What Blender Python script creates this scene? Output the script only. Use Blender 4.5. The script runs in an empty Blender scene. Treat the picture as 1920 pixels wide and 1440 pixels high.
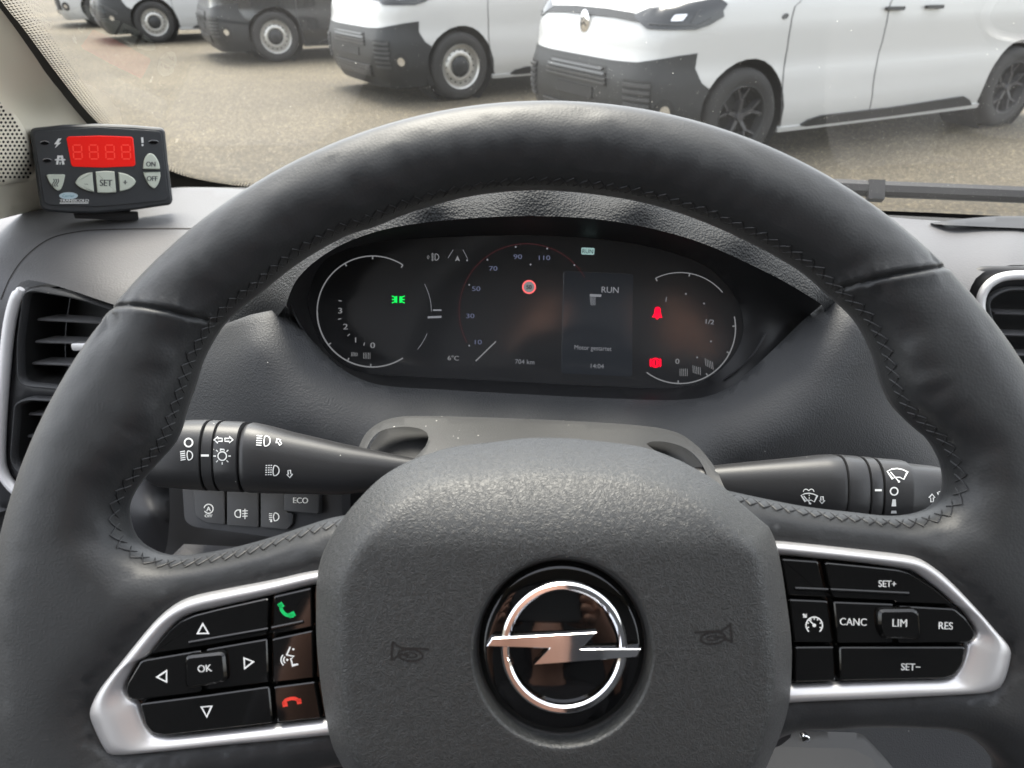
import bpy, bmesh, math, random
import numpy as np
from mathutils import Vector, geometry
from mathutils.bvhtree import BVHTree
random.seed(7); np.random.seed(7)
R = math.radians
scene = bpy.context.scene

# ------------------------------------------------------------------ camera
W, H, F = 1920.0, 1440.0, 1443.0
PITCH = R(29.1)
CAM = np.array((0.0, 0.0, 1.40))
AR = np.array((1.0, 0.0, 0.0))
AF = np.array((0.0, math.cos(PITCH), -math.sin(PITCH)))
AU = np.array((0.0, math.sin(PITCH), math.cos(PITCH)))
cd = bpy.data.cameras.new("camera"); cam = bpy.data.objects.new("camera", cd)
scene.collection.objects.link(cam); scene.camera = cam
cam.location = CAM; cam.rotation_euler = (math.pi / 2 - PITCH, 0, 0)
cd.sensor_width = 36.0; cd.lens = 36.0 * F / W
cd.clip_start = 0.01; cd.clip_end = 3000
cd.dof.use_dof = True; cd.dof.focus_distance = 0.36; cd.dof.aperture_fstop = 22

# ------------------------------------------------------------------ sky, sun, exposure
SUN_EL, SUN_AZ = R(66), R(-20)          # azimuth from +Y (ahead), negative = to the left
world = bpy.data.worlds.new("World"); scene.world = world; world.use_nodes = True
nt = world.node_tree; nt.nodes.clear()
sky = nt.nodes.new("ShaderNodeTexSky"); sky.sky_type = 'NISHITA'; sky.sun_disc = False
sky.sun_elevation = SUN_EL; sky.sun_rotation = SUN_AZ; sky.air_density = 1.0; sky.dust_density = 2.0; sky.ozone_density = 0.6
hs = nt.nodes.new("ShaderNodeHueSaturation"); hs.inputs["Saturation"].default_value = 0.28
bg = nt.nodes.new("ShaderNodeBackground"); bg.inputs["Strength"].default_value = 0.15
wo = nt.nodes.new("ShaderNodeOutputWorld")
nt.links.new(sky.outputs[0], hs.inputs["Color"]); nt.links.new(hs.outputs[0], bg.inputs[0]); nt.links.new(bg.outputs[0], wo.inputs[0])
sl = bpy.data.lights.new("sun", 'SUN'); sl.energy = 1.3; sl.angle = R(30); sl.color = (1.0, 0.94, 0.82)
sun = bpy.data.objects.new("sun", sl); scene.collection.objects.link(sun)
sd = Vector((math.sin(SUN_AZ) * math.cos(SUN_EL), math.cos(SUN_AZ) * math.cos(SUN_EL), math.sin(SUN_EL)))
sun.rotation_euler = sd.to_track_quat('Z', 'Y').to_euler()
vs = scene.view_settings; vs.view_transform = 'Standard'; vs.look = 'None'; vs.gamma = 1.0; vs.exposure = 2.3
try: vs.use_curve_mapping = False
except Exception: pass
scene.cycles.max_bounces = 8; scene.cycles.transparent_max_bounces = 12
scene.cycles.use_denoising = True
scene.cycles.caustics_reflective = False; scene.cycles.caustics_refractive = False
scene.cycles.sample_clamp_indirect = 6.0

# ------------------------------------------------------------------ pixel geometry
def at(u, v, d):
    return CAM + d * ((u - W / 2) / F * AR - (v - H / 2) / F * AU + AF)
def rdir(u, v):
    return (u - W / 2) / F * AR - (v - H / 2) / F * AU + AF
def dz(u, v, z):                       # depth at which the ray meets height z
    return (z - CAM[2]) / rdir(u, v)[2]
def dY(u, v, y):
    return y / rdir(u, v)[1]
YAW = R(7)
VR = np.array((math.cos(YAW), -math.sin(YAW), 0)); VF = np.array((math.sin(YAW), math.cos(YAW), 0)); VZ = np.array((0, 0, 1.0))

class Plane:
    def __init__(s, o, n):
        s.o = np.array(o, float); n = np.array(n, float); s.n = n / np.linalg.norm(n)
        if np.dot(s.n, CAM - s.o) < 0: s.n = -s.n
    @staticmethod
    def pts(a, b, c):
        A, B, C = at(*a), at(*b), at(*c); return Plane(A, np.cross(B - A, C - A))
    def depth(s, u, v):
        r = rdir(u, v); return np.dot(s.o - CAM, s.n) / np.dot(r, s.n)
    def __call__(s, u, v, h=0.0):
        return CAM + s.depth(u, v) * rdir(u, v) + s.n * h

D0 = 0.255                              # the steering wheel plane
def WM(u, v, h=0.0):
    p = at(u, v, D0); return p - AF * h
def lift(pts, h):                       # pixels seen at height h above the wheel plane -> wheel plane pixels
    k = (D0 - h) / D0
    return [(960 + (x - 960) * k, 720 + (y - 720) * k) for x, y in pts]

def tps(ctrl):
    c = np.array(ctrl, float); P = c[:, :2] / 500.0; z = c[:, 2]; n = len(c)
    d = np.linalg.norm(P[:, None] - P[None], axis=2); K = np.where(d > 0, d * d * np.log(d + 1e-12), 0) + np.eye(n) * 1e-5
    A = np.zeros((n + 3, n + 3)); A[:n, :n] = K; A[:n, n] = 1; A[:n, n + 1:] = P; A[n, :n] = 1; A[n + 1:, :n] = P.T
    w = np.linalg.solve(A, np.concatenate([z, [0, 0, 0]]))
    def f(u, v):
        q = np.array((u, v)) / 500.0; r = np.linalg.norm(P - q, axis=1)
        k = np.where(r > 0, r * r * np.log(r + 1e-12), 0)
        return float(k @ w[:n] + w[n] + w[n + 1:] @ q)
    return f

# ------------------------------------------------------------------ 2D helpers
def smooth(pts, closed=True, k=6):
    out = []; n = len(pts)
    rng = range(n) if closed else range(n - 1)
    for i in rng:
        p0, p1, p2, p3 = (np.array(pts[(i + j) % n] if closed else pts[min(max(i + j, 0), n - 1)], float) for j in (-1, 0, 1, 2))
        for s in range(k):
            t = s / k
            out.append(tuple(0.5 * ((2 * p1) + (p2 - p0) * t + (2 * p0 - 5 * p1 + 4 * p2 - p3) * t * t + (3 * p1 - p0 - 3 * p2 + p3) * t ** 3)))
    if not closed: out.append(tuple(map(float, pts[-1])))
    return out
def resample(pts, step, closed=True):
    p = np.array(pts + ([pts[0]] if closed else []), float)
    L = np.concatenate([[0], np.cumsum(np.linalg.norm(np.diff(p, axis=0), axis=1))])
    n = max(3, int(round(L[-1] / step))); t = np.linspace(0, L[-1], n + 1)
    q = np.stack([np.interp(t, L, p[:, 0]), np.interp(t, L, p[:, 1])], 1)
    return [tuple(x) for x in (q[:-1] if closed else q)]
def area(pts):
    p = np.array(pts); x, y = p[:, 0], p[:, 1]
    return 0.5 * float(np.sum(x * np.roll(y, -1) - np.roll(x, -1) * y))
def rounded(pts, r, seg=4):
    out = []; n = len(pts)
    for i in range(n):
        a, b, c = (np.array(pts[(i + j) % n], float) for j in (-1, 0, 1))
        e, f = a - b, c - b; le, lf = np.linalg.norm(e), np.linalg.norm(f)
        q = min(r, le * 0.45, lf * 0.45); s, t = b + e / le * q, b + f / lf * q
        for k in range(seg + 1):
            w = k / seg; out.append(tuple((1 - w) ** 2 * s + 2 * w * (1 - w) * b + w * w * t))
    return out
def inset(pts, d):
    p = np.array(pts, float); sgn = 1 if area(pts) > 0 else -1
    e = np.roll(p, -1, 0) - p; e /= (np.linalg.norm(e, axis=1)[:, None] + 1e-9)
    nrm = np.stack([-e[:, 1], e[:, 0]], 1) * sgn
    m = nrm + np.roll(nrm, 1, 0); l = np.sum(m * m, 1)[:, None] / 2; m = m / np.maximum(l, 0.5)
    return [tuple(x) for x in p + m * d]
def circle(cx, cy, r, n=48, ry=None):
    ry = ry or r
    return [(cx + r * math.cos(2 * math.pi * i / n), cy + ry * math.sin(2 * math.pi * i / n)) for i in range(n)]
def inside(P, poly):
    q = np.array(poly); x, y = P[:, 0], P[:, 1]; res = np.zeros(len(P), bool); j = len(q) - 1
    for i in range(len(q)):
        c = ((q[i, 1] > y) != (q[j, 1] > y)) & (x < (q[j, 0] - q[i, 0]) * (y - q[i, 1]) / (q[j, 1] - q[i, 1] + 1e-12) + q[i, 0])
        res ^= c; j = i
    return res
def segdist(P, poly, closed=True):
    q = np.array(poly, float); a = q if closed else q[:-1]; b = np.roll(q, -1, 0) if closed else q[1:]
    best = np.full(len(P), 1e9)
    for i in range(len(a)):
        ab = b[i] - a[i]; t = np.clip(((P - a[i]) @ ab) / (ab @ ab + 1e-12), 0, 1)
        best = np.minimum(best, np.linalg.norm(P - (a[i] + t[:, None] * ab), axis=1))
    return best
def region(poly, holes=(), res=15.0, rings=(), extra=()):
    loops = [list(poly)] + [list(h) for h in holes]
    P = np.array(poly); lo, hi = P.min(0), P.max(0)
    gx = np.arange(lo[0] + res / 2, hi[0], res); gy = np.arange(lo[1] + res / 2, hi[1], res * 0.87)
    G = np.array([(x + (res / 2 if j % 2 else 0), y) for j, y in enumerate(gy) for x in gx])
    mind = (max(rings) if rings else 0) + res * 0.45
    def ok(Q, md):
        if len(Q) == 0: return Q
        m = inside(Q, poly)
        for h in holes: m &= ~inside(Q, h)
        Q = Q[m]; d = np.full(len(Q), 1e9)
        for l in loops: d = np.minimum(d, segdist(Q, l))
        return Q[d > md]
    ins = [ok(G, mind)] if len(G) else []
    for rr in rings:
        for k, l in enumerate(loops):
            s = inset(l, rr if k == 0 else -rr)
            ins.append(ok(np.array(s), rr * 0.93))
    if len(extra): ins.append(ok(np.array(extra), res * 0.2))
    verts = []; edges = []
    for l in loops:
        b = len(verts); verts += [Vector(p) for p in l]; edges += [(b + i, b + (i + 1) % len(l)) for i in range(len(l))]
    for A in ins: verts += [Vector((float(p[0]), float(p[1]))) for p in A]
    o = geometry.delaunay_2d_cdt(verts, edges, [], 0, 1e-4)
    V = np.array([(v.x, v.y) for v in o[0]]); T = np.array([f for f in o[2] if len(f) == 3])
    c = V[T].mean(1); m = inside(c, poly)
    for h in holes: m &= ~inside(c, h)
    T = T[m]
    d = np.full(len(V), 1e9)
    for l in loops: d = np.minimum(d, segdist(V, l))
    return V, T, d

# ------------------------------------------------------------------ objects
ORG = {}
def link(o):
    scene.collection.objects.link(o); return o
def thing(name, label, cat, loc=(0, 0, 0), rotz=0.0, group=None):
    o = link(bpy.data.objects.new(name, None)); o.location = loc; o.rotation_euler = (0, 0, rotz)
    o.empty_display_size = 0.05; o["label"] = label; o["category"] = cat
    if group: o["group"] = group
    ORG[o.name] = np.array(loc, float) if rotz == 0 else None
    return o
def root(o):
    while o.parent: o = o.parent
    return o
def mesh(name, verts, faces, mat, parent=None, sharp=38, local=False, fix=True):
    V = np.array(verts, float)
    if parent is not None and not local: V = V - ORG.get(root(parent).name, np.zeros(3))
    me = bpy.data.meshes.new(name); me.from_pydata([tuple(v) for v in V], [], [tuple(int(i) for i in f) for f in faces])
    if fix:
        bm = bmesh.new(); bm.from_mesh(me); bmesh.ops.recalc_face_normals(bm, faces=bm.faces); bm.to_mesh(me); bm.free()
    me.polygons.foreach_set("use_smooth", [True] * len(me.polygons))
    me.set_sharp_from_angle(angle=R(sharp))
    if mat is not None: me.materials.append(mat)
    o = link(bpy.data.objects.new(name, me))
    if parent is not None: o.parent = parent
    return o
def shell(V2, T, fn, back):
    """front surface fn(u,v,i) plus a back surface moved by back(p,u,v), closed at the boundary"""
    A = np.array([fn(u, v, i) for i, (u, v) in enumerate(V2)]); n = len(A)
    B = np.array([back(A[i], *V2[i]) for i in range(n)])
    ed = {}
    for t in T:
        for k in range(3):
            e = (t[k], t[(k + 1) % 3]); ed[tuple(sorted(e))] = ed.get(tuple(sorted(e)), []) + [e]
    F_ = [tuple(t) for t in T] + [(t[2] + n, t[1] + n, t[0] + n) for t in T]
    for k, e in ed.items():
        if len(e) == 1:
            a, b = e[0]; F_.append((b, a, a + n, b + n))
    return np.concatenate([A, B]), F_
def relief(name, poly, ctrl, mat, parent, holes=(), res=16, thick=0.006, mod=None, extra=(), sharp=50):
    f = tps(ctrl) if not callable(ctrl) else ctrl
    V, T, d = region(poly, holes, res, extra=extra)
    def fn(u, v, i): return at(u, v, f(u, v) + (mod(u, v) if mod else 0))
    vv, ff = shell(V, T, fn, lambda p, u, v: p + rdir(u, v) * thick)
    return mesh(name, vv, ff, mat, parent, sharp)
def slab(name, poly, mp, h0, h1, bev, mat, parent, bevh=None, crown=0.0, sharp=18):
    """extruded plate in a pixel domain with a rounded front edge"""
    bevh = bev * 1.77e-4 if bevh is None else bevh
    L = [(poly, h0), (poly, h1 - bevh), (inset(poly, bev * 0.3), h1 - bevh * 0.3), (inset(poly, bev), h1)]
    n = len(poly); V = []; Fc = []
    for p, h in L: V += [mp(u, v, h) for u, v in p]
    for k in range(len(L) - 1):
        for i in range(n):
            j = (i + 1) % n; Fc.append((k * n + i, k * n + j, (k + 1) * n + j, (k + 1) * n + i))
    Fc.append(tuple(range(n - 1, -1, -1))); Fc.append(tuple((len(L) - 1) * n + i for i in range(n)))
    return mesh(name, V, Fc, mat, parent, sharp)
def box(name, mp, u0, v0, u1, v1, h0, h1, mat, parent, bev=1.5):
    return slab(name, rounded([(u0, v0), (u1, v0), (u1, v1), (u0, v1)], bev * 1.5, 2), mp, h0, h1, bev, mat, parent)
def tube(path, rad, n=8, caps=True):
    P = [np.array(p, float) for p in path]; V = []; Fc = []; m = len(P)
    rad = rad if hasattr(rad, '__len__') else [rad] * m
    t0 = P[1] - P[0]; ref = np.array((0, 0, 1.0)) if abs(t0[2]) < 0.9 * np.linalg.norm(t0) else np.array((1.0, 0, 0))
    for i in range(m):
        t = P[min(i + 1, m - 1)] - P[max(i - 1, 0)]; t /= np.linalg.norm(t) + 1e-12
        a = np.cross(t, ref); a /= np.linalg.norm(a) + 1e-12; b = np.cross(t, a)
        for k in range(n):
            w = 2 * math.pi * k / n; V.append(P[i] + rad[i] * (math.cos(w) * a + math.sin(w) * b))
    for i in range(m - 1):
        for k in range(n):
            l = (k + 1) % n; Fc.append((i * n + k, i * n + l, (i + 1) * n + l, (i + 1) * n + k))
    if caps: Fc.append(tuple(range(n))); Fc.append(tuple((m - 1) * n + k for k in range(n)))
    return V, Fc
class Soup:
    def __init__(s): s.V = []; s.F = []; s.C = []
    def add(s, V, Fc):
        b = len(s.V); s.V += list(V); s.F += [tuple(i + b for i in f) for f in Fc]; return s
    def build(s, name, mat, parent, **k): return mesh(name, s.V, s.F, mat, parent, **k)
TXT = {}
def text_mesh(body):
    if body not in TXT:
        cu = bpy.data.curves.new("txt", 'FONT'); cu.body = body; cu.align_x = 'CENTER'; cu.resolution_u = 4
        o = link(bpy.data.objects.new("txt", cu)); bpy.context.view_layer.update()
        me = o.evaluated_get(bpy.context.evaluated_depsgraph_get()).to_mesh()
        V = np.array([v.co[:2] for v in me.vertices]); Fc = [tuple(p.vertices) for p in me.polygons]
        o.to_mesh_clear(); bpy.data.objects.remove(o); bpy.data.curves.remove(cu)
        TXT[body] = (V, Fc)
    return TXT[body]
class Deco(Soup):
    """flat print in a pixel domain"""
    def cut(s): s.C.append(len(s.F)); return s
    def poly(s, pts): return s.add([tuple(p) for p in pts], [tuple(range(len(pts)))])
    def line(s, pts, w, closed=False):
        P = [np.array(p, float) for p in pts]; n = len(P); L = []; Rr = []
        for i in range(n):
            a = P[(i - 1) % n] if (closed or i > 0) else P[i]; b = P[(i + 1) % n] if (closed or i < n - 1) else P[i]
            t = b - a; t /= np.linalg.norm(t) + 1e-9; m = np.array((-t[1], t[0]))
            k = 1.0
            if (closed or 0 < i < n - 1):
                e = P[i] - a; e /= np.linalg.norm(e) + 1e-9; k = 1 / max(0.5, abs(e @ t))
            L.append(tuple(P[i] + m * w / 2 * k)); Rr.append(tuple(P[i] - m * w / 2 * k))
        q = [(i, (i + 1) % n, (i + 1) % n + n, i + n) for i in range(n if closed else n - 1)]
        return s.add(L + Rr, q)
    def seg(s, *xy, w=2): return s.line([(xy[i], xy[i + 1]) for i in range(0, len(xy), 2)], w)
    def arc(s, cx, cy, r, a0, a1, w, n=24, ry=None):
        ry = ry or r
        return s.line([(cx + r * math.cos(R(a0 + (a1 - a0) * i / n)), cy + ry * math.sin(R(a0 + (a1 - a0) * i / n))) for i in range(n + 1)], w)
    def disc(s, cx, cy, r, n=16, ry=None): return s.poly(circle(cx, cy, r, n, ry))
    def text(s, body, cx, cy, cap, rot=0, xs=1.0, bold=0.0):
        s.cut(); V, Fc = text_mesh(body); k = cap / 0.73; c, n = math.cos(R(rot)), math.sin(R(rot))
        mx = (V[:, 0].max() + V[:, 0].min()) / 2; my = 0.365
        for off in ((0,) if not bold else (-bold, bold)):
            out = []
            for x, y in V:
                X = (x - mx) * k * xs + off; Y = -(y - my) * k
                out.append((cx + X * c - Y * n, cy + X * n + Y * c))
            s.add(out, Fc)
        return s.cut()
    def build(s, name, mp, h, mat, parent, step=0):
        V = [mp(u, v, h) for u, v in s.V]; o = None; C = [0] + s.C + [len(s.F)]
        for a, b in zip(C[:-1], C[1:]):
            if b <= a: continue
            fs = s.F[a:b]; ids = sorted({i for f in fs for i in f}); re_ = {j: k for k, j in enumerate(ids)}
            o = mesh(name, [V[i] for i in ids], [tuple(re_[i] for i in f) for f in fs], mat, parent, fix=False)
        return o
def onto(objs):
    """map a pixel onto the nearest built surface"""
    V = []; Fc = []
    for o in objs:
        b = len(V); g = ORG[root(o).name]; V += [Vector(np.array(v.co) + g) for v in o.data.vertices]; Fc += [tuple(i + b for i in p.vertices) for p in o.data.polygons]
    t = BVHTree.FromPolygons(V, Fc); last = [at(960, 720, .3)]
    def mp(u, v, h=0.0):
        d = Vector(rdir(u, v)).normalized(); hit, n, i, dist = t.ray_cast(Vector(CAM), d)
        if hit is None: return last[0]
        if n.dot(d) > 0: n = -n
        last[0] = np.array(hit + n * h); return last[0]
    return mp

# ------------------------------------------------------------------ materials
def mat(name, col, rough=0.5, metal=0.0, spec=0.5, bump=None, coat=0.0, emit=None, es=1.0, var=0.0, vscale=8.0, rvar=0.0, trans=0.0, dust=0.0, sheen=0.0):
    m = bpy.data.materials.new(name); m.use_nodes = True; t = m.node_tree; N = t.nodes; L = t.links
    b = N["Principled BSDF"]; b.inputs["Base Color"].default_value = (*col, 1); b.inputs["Roughness"].default_value = rough
    b.inputs["Metallic"].default_value = metal; b.inputs["Specular IOR Level"].default_value = spec
    b.inputs["Coat Weight"].default_value = coat; b.inputs["Coat Roughness"].default_value = 0.04
    if sheen: b.inputs["Sheen Weight"].default_value = sheen; b.inputs["Sheen Roughness"].default_value = 0.45
    if trans: b.inputs["Transmission Weight"].default_value = trans
    if emit is not None: b.inputs["Emission Color"].default_value = (*emit, 1); b.inputs["Emission Strength"].default_value = es
    tc = N.new("ShaderNodeTexCoord")
    colsock = None
    if var or rvar:
        nz = N.new("ShaderNodeTexNoise"); nz.inputs["Scale"].default_value = vscale; nz.inputs["Detail"].default_value = 6; L.new(tc.outputs["Object"], nz.inputs["Vector"])
        if var:
            mr = N.new("ShaderNodeMapRange"); mr.inputs[3].default_value = 1 - var; mr.inputs[4].default_value = 1 + var; L.new(nz.outputs["Fac"], mr.inputs[0])
            mx = N.new("ShaderNodeVectorMath"); mx.operation = 'SCALE'; mx.inputs[0].default_value = col; L.new(mr.outputs[0], mx.inputs["Scale"])
            colsock = mx.outputs[0]
        if rvar:
            m2 = N.new("ShaderNodeMapRange"); m2.inputs[3].default_value = rough - rvar; m2.inputs[4].default_value = rough + rvar; L.new(nz.outputs["Fac"], m2.inputs[0]); L.new(m2.outputs[0], b.inputs["Roughness"])
    if dust:                            # settled specks of dust
        vo = N.new("ShaderNodeTexVoronoi"); vo.inputs["Scale"].default_value = 420; L.new(tc.outputs["Object"], vo.inputs["Vector"])
        lt = N.new("ShaderNodeMath"); lt.operation = 'LESS_THAN'; lt.inputs[1].default_value = 0.16; L.new(vo.outputs["Distance"], lt.inputs[0])
        sp = N.new("ShaderNodeSeparateColor"); L.new(vo.outputs["Color"], sp.inputs[0])
        gt = N.new("ShaderNodeMath"); gt.operation = 'GREATER_THAN'; gt.inputs[1].default_value = 1 - dust; L.new(sp.outputs[0], gt.inputs[0])
        mu = N.new("ShaderNodeMath"); mu.operation = 'MULTIPLY'; L.new(lt.outputs[0], mu.inputs[0]); L.new(gt.outputs[0], mu.inputs[1])
        mm = N.new("ShaderNodeMix"); mm.data_type = 'RGBA'; L.new(mu.outputs[0], mm.inputs[0])
        if colsock: L.new(colsock, mm.inputs[6])
        else: mm.inputs[6].default_value = (*col, 1)
        mm.inputs[7].default_value = (0.4, 0.39, 0.36, 1); colsock = mm.outputs[2]
    if colsock is not None: L.new(colsock, b.inputs["Base Color"])
    if bump:
        last = None
        for kind, scale, strength, dist in bump:
            if kind == 'noise':
                x = N.new("ShaderNodeTexNoise"); x.inputs["Detail"].default_value = 2; out = x.outputs["Fac"]
            elif kind == 'wrinkle':
                x = N.new("ShaderNodeTexNoise"); x.inputs["Detail"].default_value = 1.0; x.inputs["Distortion"].default_value = 1.2; rp = N.new("ShaderNodeMath"); rp.operation = 'PINGPONG'; rp.inputs[1].default_value = 0.12; L.new(x.outputs["Fac"], rp.inputs[0]); out = rp.outputs[0]
            else:
                x = N.new("ShaderNodeTexVoronoi"); x.feature = 'SMOOTH_F1'; x.inputs["Smoothness"].default_value = 0.6; out = x.outputs["Distance"]
            x.inputs["Scale"].default_value = scale; L.new(tc.outputs["Object"], x.inputs["Vector"])
            bp = N.new("ShaderNodeBump"); bp.inputs["Strength"].default_value = strength; bp.inputs["Distance"].default_value = dist; L.new(out, bp.inputs["Height"])
            if last is not None: L.new(last, bp.inputs["Normal"])
            last = bp.outputs[0]
        L.new(last, b.inputs["Normal"])
    return m
M = {}
M['leather'] = mat("leather", (0.018, 0.019, 0.020), 0.46, spec=0.45, sheen=0.06, bump=[('cell', 1300, 0.15, 0.0003)], rvar=0.05, vscale=60)
M['hubgrain'] = mat("hub_plastic", (0.018, 0.019, 0.019), 0.47, spec=0.65, sheen=0.08, bump=[('wrinkle', 600, 0.5, 0.0013)])
M['dashgrain'] = mat("dash_grain", (0.038, 0.039, 0.041), 0.56, spec=0.4, sheen=0.06, bump=[('cell', 950, 0.4, 0.0005)], dust=0.004)
M['dashtop'] = mat("dash_top", (0.068, 0.067, 0.070), 0.55, sheen=0.15, spec=0.5, bump=[('cell', 700, 0.25, 0.0005)], rvar=0.06, vscale=14)
M['hoodgrain'] = mat("hood_grain", (0.022, 0.023, 0.024), 0.66, spec=0.28, bump=[('cell', 800, 0.8, 0.0009)])
M['smoothdark'] = mat("smooth_dark", (0.022, 0.022, 0.024), 0.5, spec=0.4, bump=[('noise', 900, 0.1, 0.0004)])
M['black'] = mat("black_plastic", (0.010, 0.010, 0.011), 0.5, spec=0.4)
M['shroud'] = mat("shroud_plastic", (0.027, 0.027, 0.026), 0.55, sheen=0.12, bump=[('noise', 1200, 0.3, 0.0004)], dust=0.03, var=0.15, vscale=40)
M['stalk'] = mat("stalk_plastic", (0.022, 0.022, 0.023), 0.42, bump=[('noise', 1500, 0.12, 0.0003)], dust=0.015)
M['switch'] = mat("switch_plastic", (0.020, 0.020, 0.021), 0.48, bump=[('noise', 1500, 0.15, 0.0003)])
M['piano'] = mat("piano_black", (0.003, 0.003, 0.003), 0.05, spec=0.5, dust=0.004)
M['glassblack'] = mat("display_glass", (0.034, 0.034, 0.035), 0.13, spec=0.9)
M['silver'] = mat("satin_silver", (0.52, 0.515, 0.52), 0.36, metal=0.6, rvar=0.03, vscale=30)
M['trimsilver'] = mat("painted_silver", (0.75, 0.74, 0.74), 0.35, metal=0.15)
M['chrome'] = mat("chrome", (0.85, 0.85, 0.86), 0.04, metal=1.0)
M['white'] = mat("white_print", (0.75, 0.76, 0.75), 0.5)
M['thread'] = mat("thread", (0.015, 0.015, 0.016), 0.4, spec=0.5)
M['emboss'] = mat("embossed_mark", (0.012, 0.012, 0.012), 0.35)
M['beige'] = mat("beige_trim", (0.80, 0.75, 0.62), 0.65, bump=[('noise', 900, 0.1, 0.0003)])
M['hole'] = mat("dark_hole", (0.03, 0.027, 0.025), 0.9, spec=0.1)
M['rubber'] = mat("rubber_black", (0.012, 0.012, 0.012), 0.6)
def emis(name, col, s): return mat(name, (0, 0, 0), 0.5, emit=col, es=s)
M['e_white'] = emis("display_white", (0.8, 0.82, 0.85), 0.05)
M['e_dim'] = emis("display_dim", (0.75, 0.78, 0.85), 0.055)
M['e_blue'] = emis("display_blue", (0.40, 0.45, 0.70), 0.05)
M['e_red'] = emis("display_red", (1.0, 0.0, 0.03), 0.30)
M['e_dred'] = emis("display_dark_red", (0.5, 0.1, 0.12), 0.025)
M['e_green'] = emis("display_green", (0.0, 1.0, 0.12), 0.22)
M['e_cyan'] = emis("display_cyan", (0.55, 0.85, 0.82), 0.10)
M['e_panel'] = mat("display_panel", (0.034, 0.035, 0.037), 0.13, spec=0.9, emit=(0.16, 0.22, 0.32), es=0.0045)
# ================================================================== STEERING WHEEL
def pillow(name, poly, holes, mp, hfun, mt, parent, res=14, rings=(), extra=(), back=None, relax=0, sharp=60, post=None):
    V, T, d = region(poly, holes, res, rings, extra)
    h = hfun(V, d)
    if relax:
        nb = [set() for _ in V]
        for a, b, c in T: nb[a] |= {b, c}; nb[b] |= {a, c}; nb[c] |= {a, b}
        for _ in range(relax):
            h2 = h.copy()
            for i, s in enumerate(nb):
                if d[i] > 24 and s: h2[i] = 0.5 * h[i] + 0.5 * np.mean([h[j] for j in s])
            h = h2
    if post: h = h + post(V, d)
    hb = back(V, d, h) if back else h - 0.004
    n = len(V)
    A = [mp(V[i][0], V[i][1], h[i]) for i in range(n)]; B = [mp(V[i][0], V[i][1], hb[i]) for i in range(n)]
    ed = {}
    for t in T:
        for k in range(3):
            e = (t[k], t[(k + 1) % 3]); ed.setdefault(tuple(sorted(e)), []).append(e)
    Fc = [tuple(t) for t in T] + [(t[2] + n, t[1] + n, t[0] + n) for t in T]
    for e in ed.values():
        if len(e) == 1: a, b = e[0]; Fc.append((b, a, a + n, b + n))
    return mesh(name, A + B, Fc, mt, parent, sharp)
def ss(x): x = np.clip(x, 0, 1); return x * x * (3 - 2 * x)

wheel = thing("steering_wheel", "black leather steering wheel with stitched rim, silver button pods and round chrome badge", "steering wheel", tuple(WM(1025, 1230, -0.03)))
OUT = circle(1025, 1230, 1036, 220)
OPEN_T = [(1000, 355), (1109, 362), (1219, 381), (1328, 417), (1437, 468), (1510, 512), (1548, 546), (1606, 600), (1639, 662), (1657, 721), (1679, 764), (1719, 804), (1745, 826), (1763, 855), (1774, 885), (1774, 921), (1756, 947), (1727, 961), (1676, 968), (1603, 961), (1512, 950), (1420, 932), (1366, 920), (1300, 905), (1180, 890), (1000, 885), (820, 905), (720, 940), (665, 962), (617, 972), (567, 988), (500, 1010), (433, 1028), (367, 1040), (317, 1042), (283, 1033), (253, 1013), (240, 987), (237, 950), (255, 914), (288, 874), (321, 837), (337, 805), (346, 772), (365, 717), (379, 673), (412, 615), (453, 574), (482, 552), (555, 494), (643, 443), (701, 424), (774, 395), (883, 366)]
OPEN_T = resample(smooth(OPEN_T), 14)
OPEN_R = resample(smooth([(1440, 1385), (1560, 1360), (1687, 1357), (1783, 1366), (1847, 1405), (1870, 1470), (1800, 1650), (1650, 1830), (1480, 1930), (1330, 1960), (1260, 1880), (1330, 1560)]), 22)
OPEN_L = resample(smooth([(700, 1440), (580, 1437), (450, 1455), (340, 1490), (260, 1550), (270, 1650), (400, 1850), (600, 1960), (740, 1980), (800, 1880), (740, 1600)]), 22)
BZL_O = [(640, 1070), (587, 1073), (499, 1093), (412, 1110), (353, 1123), (318, 1139), (283, 1169), (242, 1218), (207, 1262), (178, 1300), (162, 1333), (161, 1354), (175, 1388), (190, 1414), (207, 1422), (295, 1414), (412, 1402), (528, 1392), (665, 1379)]
BZL_I = [(645, 1086), (598, 1096), (508, 1118), (412, 1140), (362, 1151), (336, 1163), (312, 1186), (289, 1215), (274, 1233), (262, 1237), (248, 1253), (233, 1281), (229, 1297), (238, 1313), (251, 1319), (257, 1329), (269, 1361), (283, 1379), (301, 1384), (353, 1382), (499, 1366), (670, 1345)]
def zr(pts): return [(1400 + x * .3194, 980 + y * .3194) for x, y in pts]
def zl(pts): return [(120 + x * .2917, 1020 + y * .2917) for x, y in pts]
BZR_O = zr([(40, 112), (185, 118), (500, 150), (900, 195), (1020, 215), (1100, 255), (1200, 335), (1350, 490), (1480, 640), (1560, 730), (1581, 780), (1570, 860), (1540, 950), (1490, 1000), (1350, 1020), (900, 1045), (400, 1065), (60, 1090)])
BZR_I = zr([(50, 180), (195, 195), (420, 215), (700, 245), (950, 280), (1000, 300), (1100, 370), (1200, 455), (1225, 480), (1280, 520), (1340, 600), (1365, 650), (1350, 690), (1310, 712), (1300, 760), (1270, 850), (1230, 905), (1180, 930), (900, 940), (270, 965), (50, 975)])
HP = 0.0140
SEAML = smooth([(190, 592), (235, 580), (290, 580), (350, 590), (425, 610)], False, 8)
SEAMR = smooth([(1775, 503), (1740, 508), (1690, 517), (1620, 530), (1540, 552)], False, 8)
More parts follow.
